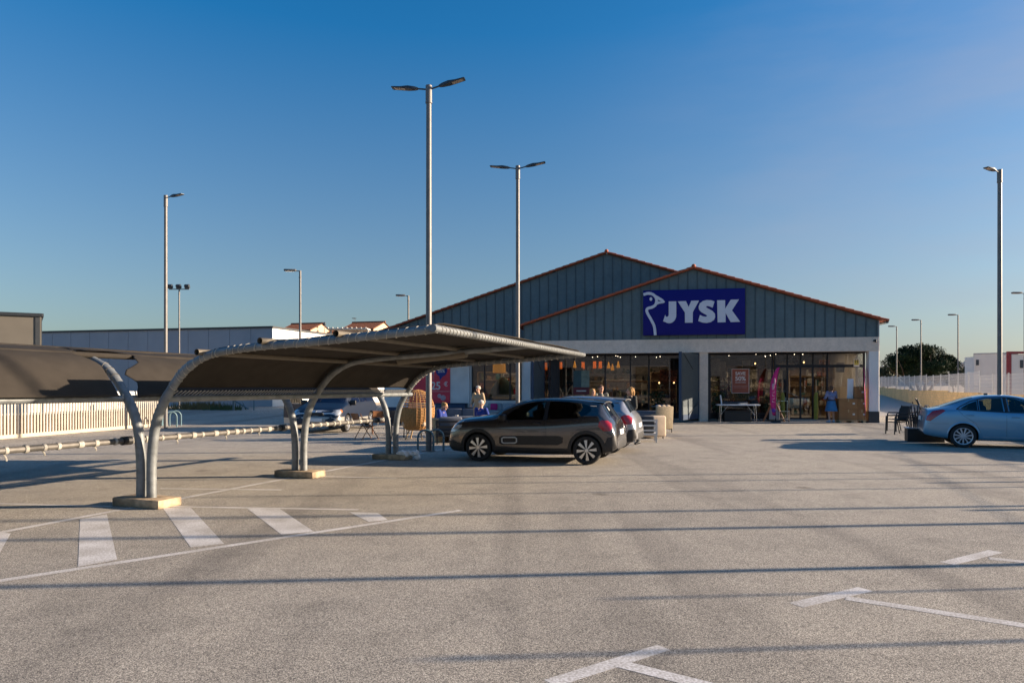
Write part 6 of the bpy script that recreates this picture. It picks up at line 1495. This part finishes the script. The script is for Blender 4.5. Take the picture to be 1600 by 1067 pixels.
# boxes on a pallet
pa, pb = Aof(1328, .3), .3
T = thing('pallet', 'wooden pallet under the stacked cardboard boxes by the corner pier', 'pallet', SL(pa, pb, .012), SA); m = MB()
for k in range(5): m.box((0, -.36 + .18 * k, .11), (1.2, .12, .025))
m.build('deck_boards', M['wood_pale'], T, 0)
for k in (-1, 0, 1): m = MB(); m.box((k * .52, 0, .05), (.1, .8, .094)); m.build('bearer', M['wood_pale'], T, 0)
def cbox(label, x, y, z, sx, sy, sz, rz=0):
    T = thing('cardboard_box', label, 'box', SL(pa + x, pb + y, .012 + z), SA + rz, None); m = MB(); m.rbox((0, 0, sz / 2), (sx, sy, sz), .008, 1); m.build('carton', M['card'], T, 0)
    m = MB(); m.box((0, 0, sz + .001), (sx * .98, .06, .004)); m.box((0, -sy / 2 - .001, sz - .07), (.055, .004, .14)); m.build('tape', mat('tape', (.42, .27, .13), .4), T, 0)
    m = MB(); m.box((sx * .28, -sy / 2 - .002, sz * .55), (.1, .004, .08)); m.build('sticker', M['white_paint'], T, 0); return T
cbox('lower left large cardboard box on the pallet', -.17, 0, .125, .82, .75, .50); cbox('lower right narrow cardboard box on the pallet', .42, 0, .125, .34, .75, .50)
cbox('upper left large cardboard box, second layer on the pallet', -.17, 0, .63, .82, .75, .50); cbox('upper right narrow cardboard box, second layer on the pallet', .42, 0, .63, .34, .75, .50)
cbox('topmost cardboard box at the right end of the pallet stack', .36, .05, 1.135, .46, .62, .56)
o = MB().rbox((0, 0, .47), (.27, .05, .94), .01, 1, ry=.03).build('white_board', M['white_gloss'], None, 0); o.location = SL(pa + .0, pb - .05, 1.142); o.rotation_euler = (0, 0, SA); tag(o, 'tall narrow white board standing on the stacked cardboard boxes', 'board')
# parasols in green covers by the sliding door
gm = mat('lime_cover', (.20, .22, .035), .7, 0, .15, 6)
for px, lb in ((1223, 'closed parasol in a lime green sleeve left of the sliding door'), (1275, 'closed parasol in a lime green sleeve right of the sliding door')):
    T = thing('closed_parasol', lb, 'parasol', SL(Aof(px, 1.1), 1.1, .012), SA, 'closed parasols beside the sliding door'); m = MB(); m.lathe([(.09, .1), (.11, .6), (.10, 1.2), (.06, 1.42)], 12); m.build('sleeve', gm, T, 60)
    m = MB(); m.tube([(0, 0, .04), (0, 0, 2.05)], .022, 8); m.build('pole', M['wood_pale'], T); m = MB(); m.lathe([(.22, 0), (.22, .05), (.04, .1)], 16); m.build('base', M['concrete'], T, 40)
# black chairs and stack by the blue car
def rattan_chair(label, loc, rz, grp, tilt=0):
    T = chair_metal(label, loc, rz, grp); return T
pc = G(1392, 678)
chair_metal('black garden armchair left of the folded chair bundle', (pc.x + .2, pc.y, 0), R(-85), None)
# second chair nested on it
c2 = chair_metal('black garden armchair stacked on the lower black armchair', (pc.x + .26, pc.y + .02, .10), R(-85), None)
pb_ = G(1422, 690)
T = thing('planter_crate', 'low black planter box under the bundle of folded chairs', 'planter box', (pb_.x + .50, pb_.y + .1, 0), R(-20)); m = MB(); m.rbox((0, 0, .20), (1.0, .5, .40), .015, 1); m.build('box_body', M['black'], T, 0); m = MB(); m.rbox((0, 0, .415), (1.05, .55, .035), .01, 1); m.build('rim', M['rim_sat'], T, 0)
def folded(label, x, y, rz, lean, mt):
    T = thing('folded_chair', label, 'chair', (x, y, .433), rz, 'folded metal chairs bundled on the planter'); 
    m = MB(); t = lean
    for s in (-.2, .2): m.tube([(s, 0, 0), (s, t * .3, .35), (s, t * .55, .62)], .018, 6); m.tube([(s * .9, .05, 0), (s * .9, .04 + t * .3, .34)], .012, 6)
    m.tube([(-.2, t * .55, .62), (-.1, t * .57, .68), (.1, t * .57, .68), (.2, t * .55, .62)], .012, 6); m.build('frame', mt, T, 60)
    m = MB()
    for k in range(4): m.box((0, t * (.2 + .07 * k), .22 + .08 * k), (.38, .018, .05))
    m.build('slats', mt, T, 0); return T
steel = mat('worn_black_steel', (.06, .06, .065), .35, .5, .3, 12)
for k in range(9): folded('black folded metal chair leaning in the bundle on the black planter', pb_.x + .16 + .055 * k, pb_.y + .10 - .018 * k + .02 * (k % 2), R(40 + 9 * (k % 4)), .06 + .05 * (k % 3), steel)
T = thing('sunlounger', 'black sun lounger back standing upright behind the light blue car', 'lounger', (pb_.x + .95, pb_.y + .9, 0), R(60)); m = MB(); m.rbox((0, 0, .82), (.6, .05, 1.0), .02, 1, rx=-.35)
for k in range(9): m.box((0, .16 - .30 + .035 * k + .16, .38 + .1 * k), (.64, .03, .05), rx=-.35)
m.build('backrest', M['black'], T, 0); m = MB()
for s in (-.28, .28): m.tube([(s, -.3, 0), (s, -.15, .42), (s, .22, 1.32)], .02, 6); m.tube([(s, .35, 0), (s, -.15, .45)], .02, 6)
m.build('frame', M['black'], T, 60)
# ================================================================ cars
PG_ = paintm('graphite_paint', (.120, .114, .114), .75, .18); PS = paintm('silver_paint', (.42, .43, .45), .6, .3); PB = paintm('ice_blue_paint', (.19, .39, .55), .5, .34); PV = paintm('navy_paint', (.002, .010, .030), 0, .5, .1)
rf = paintm('roof_sky_tint', (.03, .04, .055), .5, .2)  # roof colour darker and bluer than the body, imitating reflected sky
d = Vector((.953, -.303, 0)).normalized(); n = Vector((.303, .953, 0)).normalized(); az = math.atan2(d.y, d.x)
def place(rw, xr, side, L, d, n): return rw - d * (xr - L / 2) + n * (side * .8)
c3 = place(Vector((1.64, 14.66, 0)), 3.34, 1, 4.0, d, n)
hc, _ = hatchback('graphite hatchback with two-tone wheels and black side panel', c3, az, PG_, rf); hc.scale = (.975, .975, .99)
s0 = c3 + n * 2.75 + d * .02
hatchback('silver hatchback half hidden behind the graphite hatchback', s0, az, PS, None, False)
d2 = Vector((-.905, .425, 0)).normalized(); n2 = Vector((-.425, -.905, 0)).normalized()
nb = place(Vector((12.5, 18.93, 0)), 3.61, -1, 4.57, d2, n2)
liftback('light blue liftback at the right edge of the picture', nb, math.atan2(d2.y, d2.x), PB)
pv = G(487, 678)
dv = Vector((.10, 1, 0)).normalized(); cv = pv + dv * 2.5
minivan('dark blue minivan with its front door open, seen through the carport frames', (cv.x, cv.y + .2, 0), math.atan2(dv.y, dv.x), PV)
mv = [o for o in bpy.data.objects if o.name == 'parked_minivan'][0]
m2 = dup(mv, (18.4, 16.0, 0), math.atan2(.936, .351), 'unseen minivan copy added beyond the right edge to cast a shadow into view')  # unseen copy, added only to throw a shadow wedge onto the asphalt
for ch in list(m2.children):
    if ch.name.startswith('open_door'):
        for g_ in list(ch.children): bpy.data.objects.remove(g_)
        bpy.data.objects.remove(ch)

# unseen buildings added behind the viewpoint to put darker reflections in the shop glass
T = thing('unseen_building', 'unseen long pale building added behind the viewpoint for the shop glass reflections', 'building', (0, -46, 0), R(-6))
m = MB(); m.bbox((-45, -12, 0), (60, 0, 7.5)); m.build('wall', M['panel_grey'], T, 0); m = MB(); m.bbox((-45.2, -12, 7.5), (60.2, .25, 8.0)); m.build('roof_trim', M['trim_dark'], T, 0)
for k in range(12): m = MB(); x = -40 + 8.2 * k; m.bbox((x, .0, .5), (x + (5.5 if k % 3 else 3.0), .08, 3.6 if k % 2 else 5.2)); m.build('window', M['carglass'], T, 0)
T = thing('unseen_house', 'unseen two-storey cream house added behind the viewpoint for the shop glass reflections', 'house', (34, -38, 0), R(8)); m = MB(); m.bbox((-6, -8, 0), (6, 0, 6)); m.prism([(-8, 6), (0, 6), (-4, 8.4)], -6, 6, 'yz'); m.build('wall', M['house'], T, 0)
m = MB(); m.quad((-6.4, .5, 5.8), (6.4, .5, 5.8), (6.4, -4, 8.6), (-6.4, -4, 8.6)); m.quad((-6.4, -8.5, 5.8), (6.4, -8.5, 5.8), (6.4, -4, 8.6), (-6.4, -4, 8.6)); m.build('roof', M['tile'], T, 0)
# ================================================================ light, sky, camera
SUN_EL, SUN_AZ = R(14.0), R(4.6)                 # elevation; azimuth measured from +X towards +Y
sd = Vector((math.cos(SUN_EL) * math.cos(SUN_AZ), math.cos(SUN_EL) * math.sin(SUN_AZ), math.sin(SUN_EL)))
l = bpy.data.lights.new('sun', 'SUN'); l.energy = 5.0; l.angle = R(.5); l.color = (1.0, .80, .60)
o = bpy.data.objects.new('sun', l); COL.objects.link(o); o.rotation_euler = (-sd).to_track_quat('-Z', 'Y').to_euler(); o.location = (0, 0, 40)
w = bpy.data.worlds.new('World'); SC.world = w; w.use_nodes = True; N = w.node_tree.nodes; L = w.node_tree.links
bg = N['Background']; sk = N.new('ShaderNodeTexSky'); sk.sky_type = 'NISHITA'; sk.sun_disc = False
sk.sun_elevation = SUN_EL; sk.sun_rotation = math.pi / 2 - SUN_AZ; sk.altitude = 0; sk.air_density = 1.0; sk.dust_density = .95; sk.ozone_density = 3.0
hs = N.new('ShaderNodeHueSaturation'); tz = N.new('ShaderNodeTexCoord'); sz = N.new('ShaderNodeSeparateXYZ'); L.new(tz.outputs['Generated'], sz.inputs[0]); rs = N.new('ShaderNodeMapRange'); rs.inputs[1].default_value = 0; rs.inputs[2].default_value = .46; rs.inputs[3].default_value = .90; rs.inputs[4].default_value = 1.36; L.new(sz.outputs[2], rs.inputs[0]); L.new(rs.outputs[0], hs.inputs['Saturation']); rv = N.new('ShaderNodeMapRange'); rv.inputs[1].default_value = 0; rv.inputs[2].default_value = .46; rv.inputs[3].default_value = .62; rv.inputs[4].default_value = 1.08; L.new(sz.outputs[2], rv.inputs[0]); L.new(rv.outputs[0], hs.inputs['Value']); L.new(sk.outputs[0], hs.inputs['Color']); 
tc = N.new('ShaderNodeTexCoord'); mp = N.new('ShaderNodeMapping'); mp.inputs['Scale'].default_value = (1.2, 1.6, 5.0); mp.inputs['Rotation'].default_value = (0, R(-24), 0); L.new(tc.outputs['Generated'], mp.inputs[0])
cn = N.new('ShaderNodeTexNoise'); cn.inputs['Scale'].default_value = 1.5; cn.inputs['Detail'].default_value = 7; cn.inputs['Roughness'].default_value = .55; L.new(mp.outputs[0], cn.inputs['Vector'])
c1r = N.new('ShaderNodeMapRange'); c1r.inputs[1].default_value = .36; c1r.inputs[2].default_value = .80; c1r.inputs[3].default_value = 0; c1r.inputs[4].default_value = .55; L.new(cn.outputs['Fac'], c1r.inputs[0])
sx = N.new('ShaderNodeSeparateXYZ'); L.new(tc.outputs['Generated'], sx.inputs[0])
c2r = N.new('ShaderNodeMapRange'); c2r.interpolation_type = 'SMOOTHSTEP'; c2r.inputs[1].default_value = .02; c2r.inputs[2].default_value = .62; L.new(sx.outputs[0], c2r.inputs[0])
mm = N.new('ShaderNodeMath'); mm.operation = 'MULTIPLY'; L.new(c1r.outputs[0], mm.inputs[0]); L.new(c2r.outputs[0], mm.inputs[1])
cm = N.new('ShaderNodeMix'); cm.data_type = 'RGBA'; L.new(mm.outputs[0], cm.inputs[0]); L.new(hs.outputs[0], cm.inputs[6]); cm.inputs[7].default_value = (2.5, 2.55, 3.1, 1)      # thin high cirrus veil towards the sun
L.new(cm.outputs[2], bg.inputs[0]); bg.inputs[1].default_value = .074
cam = bpy.data.cameras.new('camera'); cam.sensor_width = 36; cam.lens = 36 * F / 1600; cam.shift_y = (HZ - 533.5) / 1600; cam.clip_end = 6000; cam.clip_start = .05
co = bpy.data.objects.new('camera', cam); COL.objects.link(co); co.location = (0, 0, EYE); co.rotation_euler = (R(90), 0, 0); SC.camera = co
SC.view_settings.view_transform = 'Standard'; SC.view_settings.look = 'None'; SC.view_settings.gamma = 1; SC.view_settings.exposure = 1.24
SC.cycles.max_bounces = 8; SC.cycles.transparent_max_bounces = 12; SC.cycles.use_denoising = True; SC.cycles.sample_clamp_indirect = 6
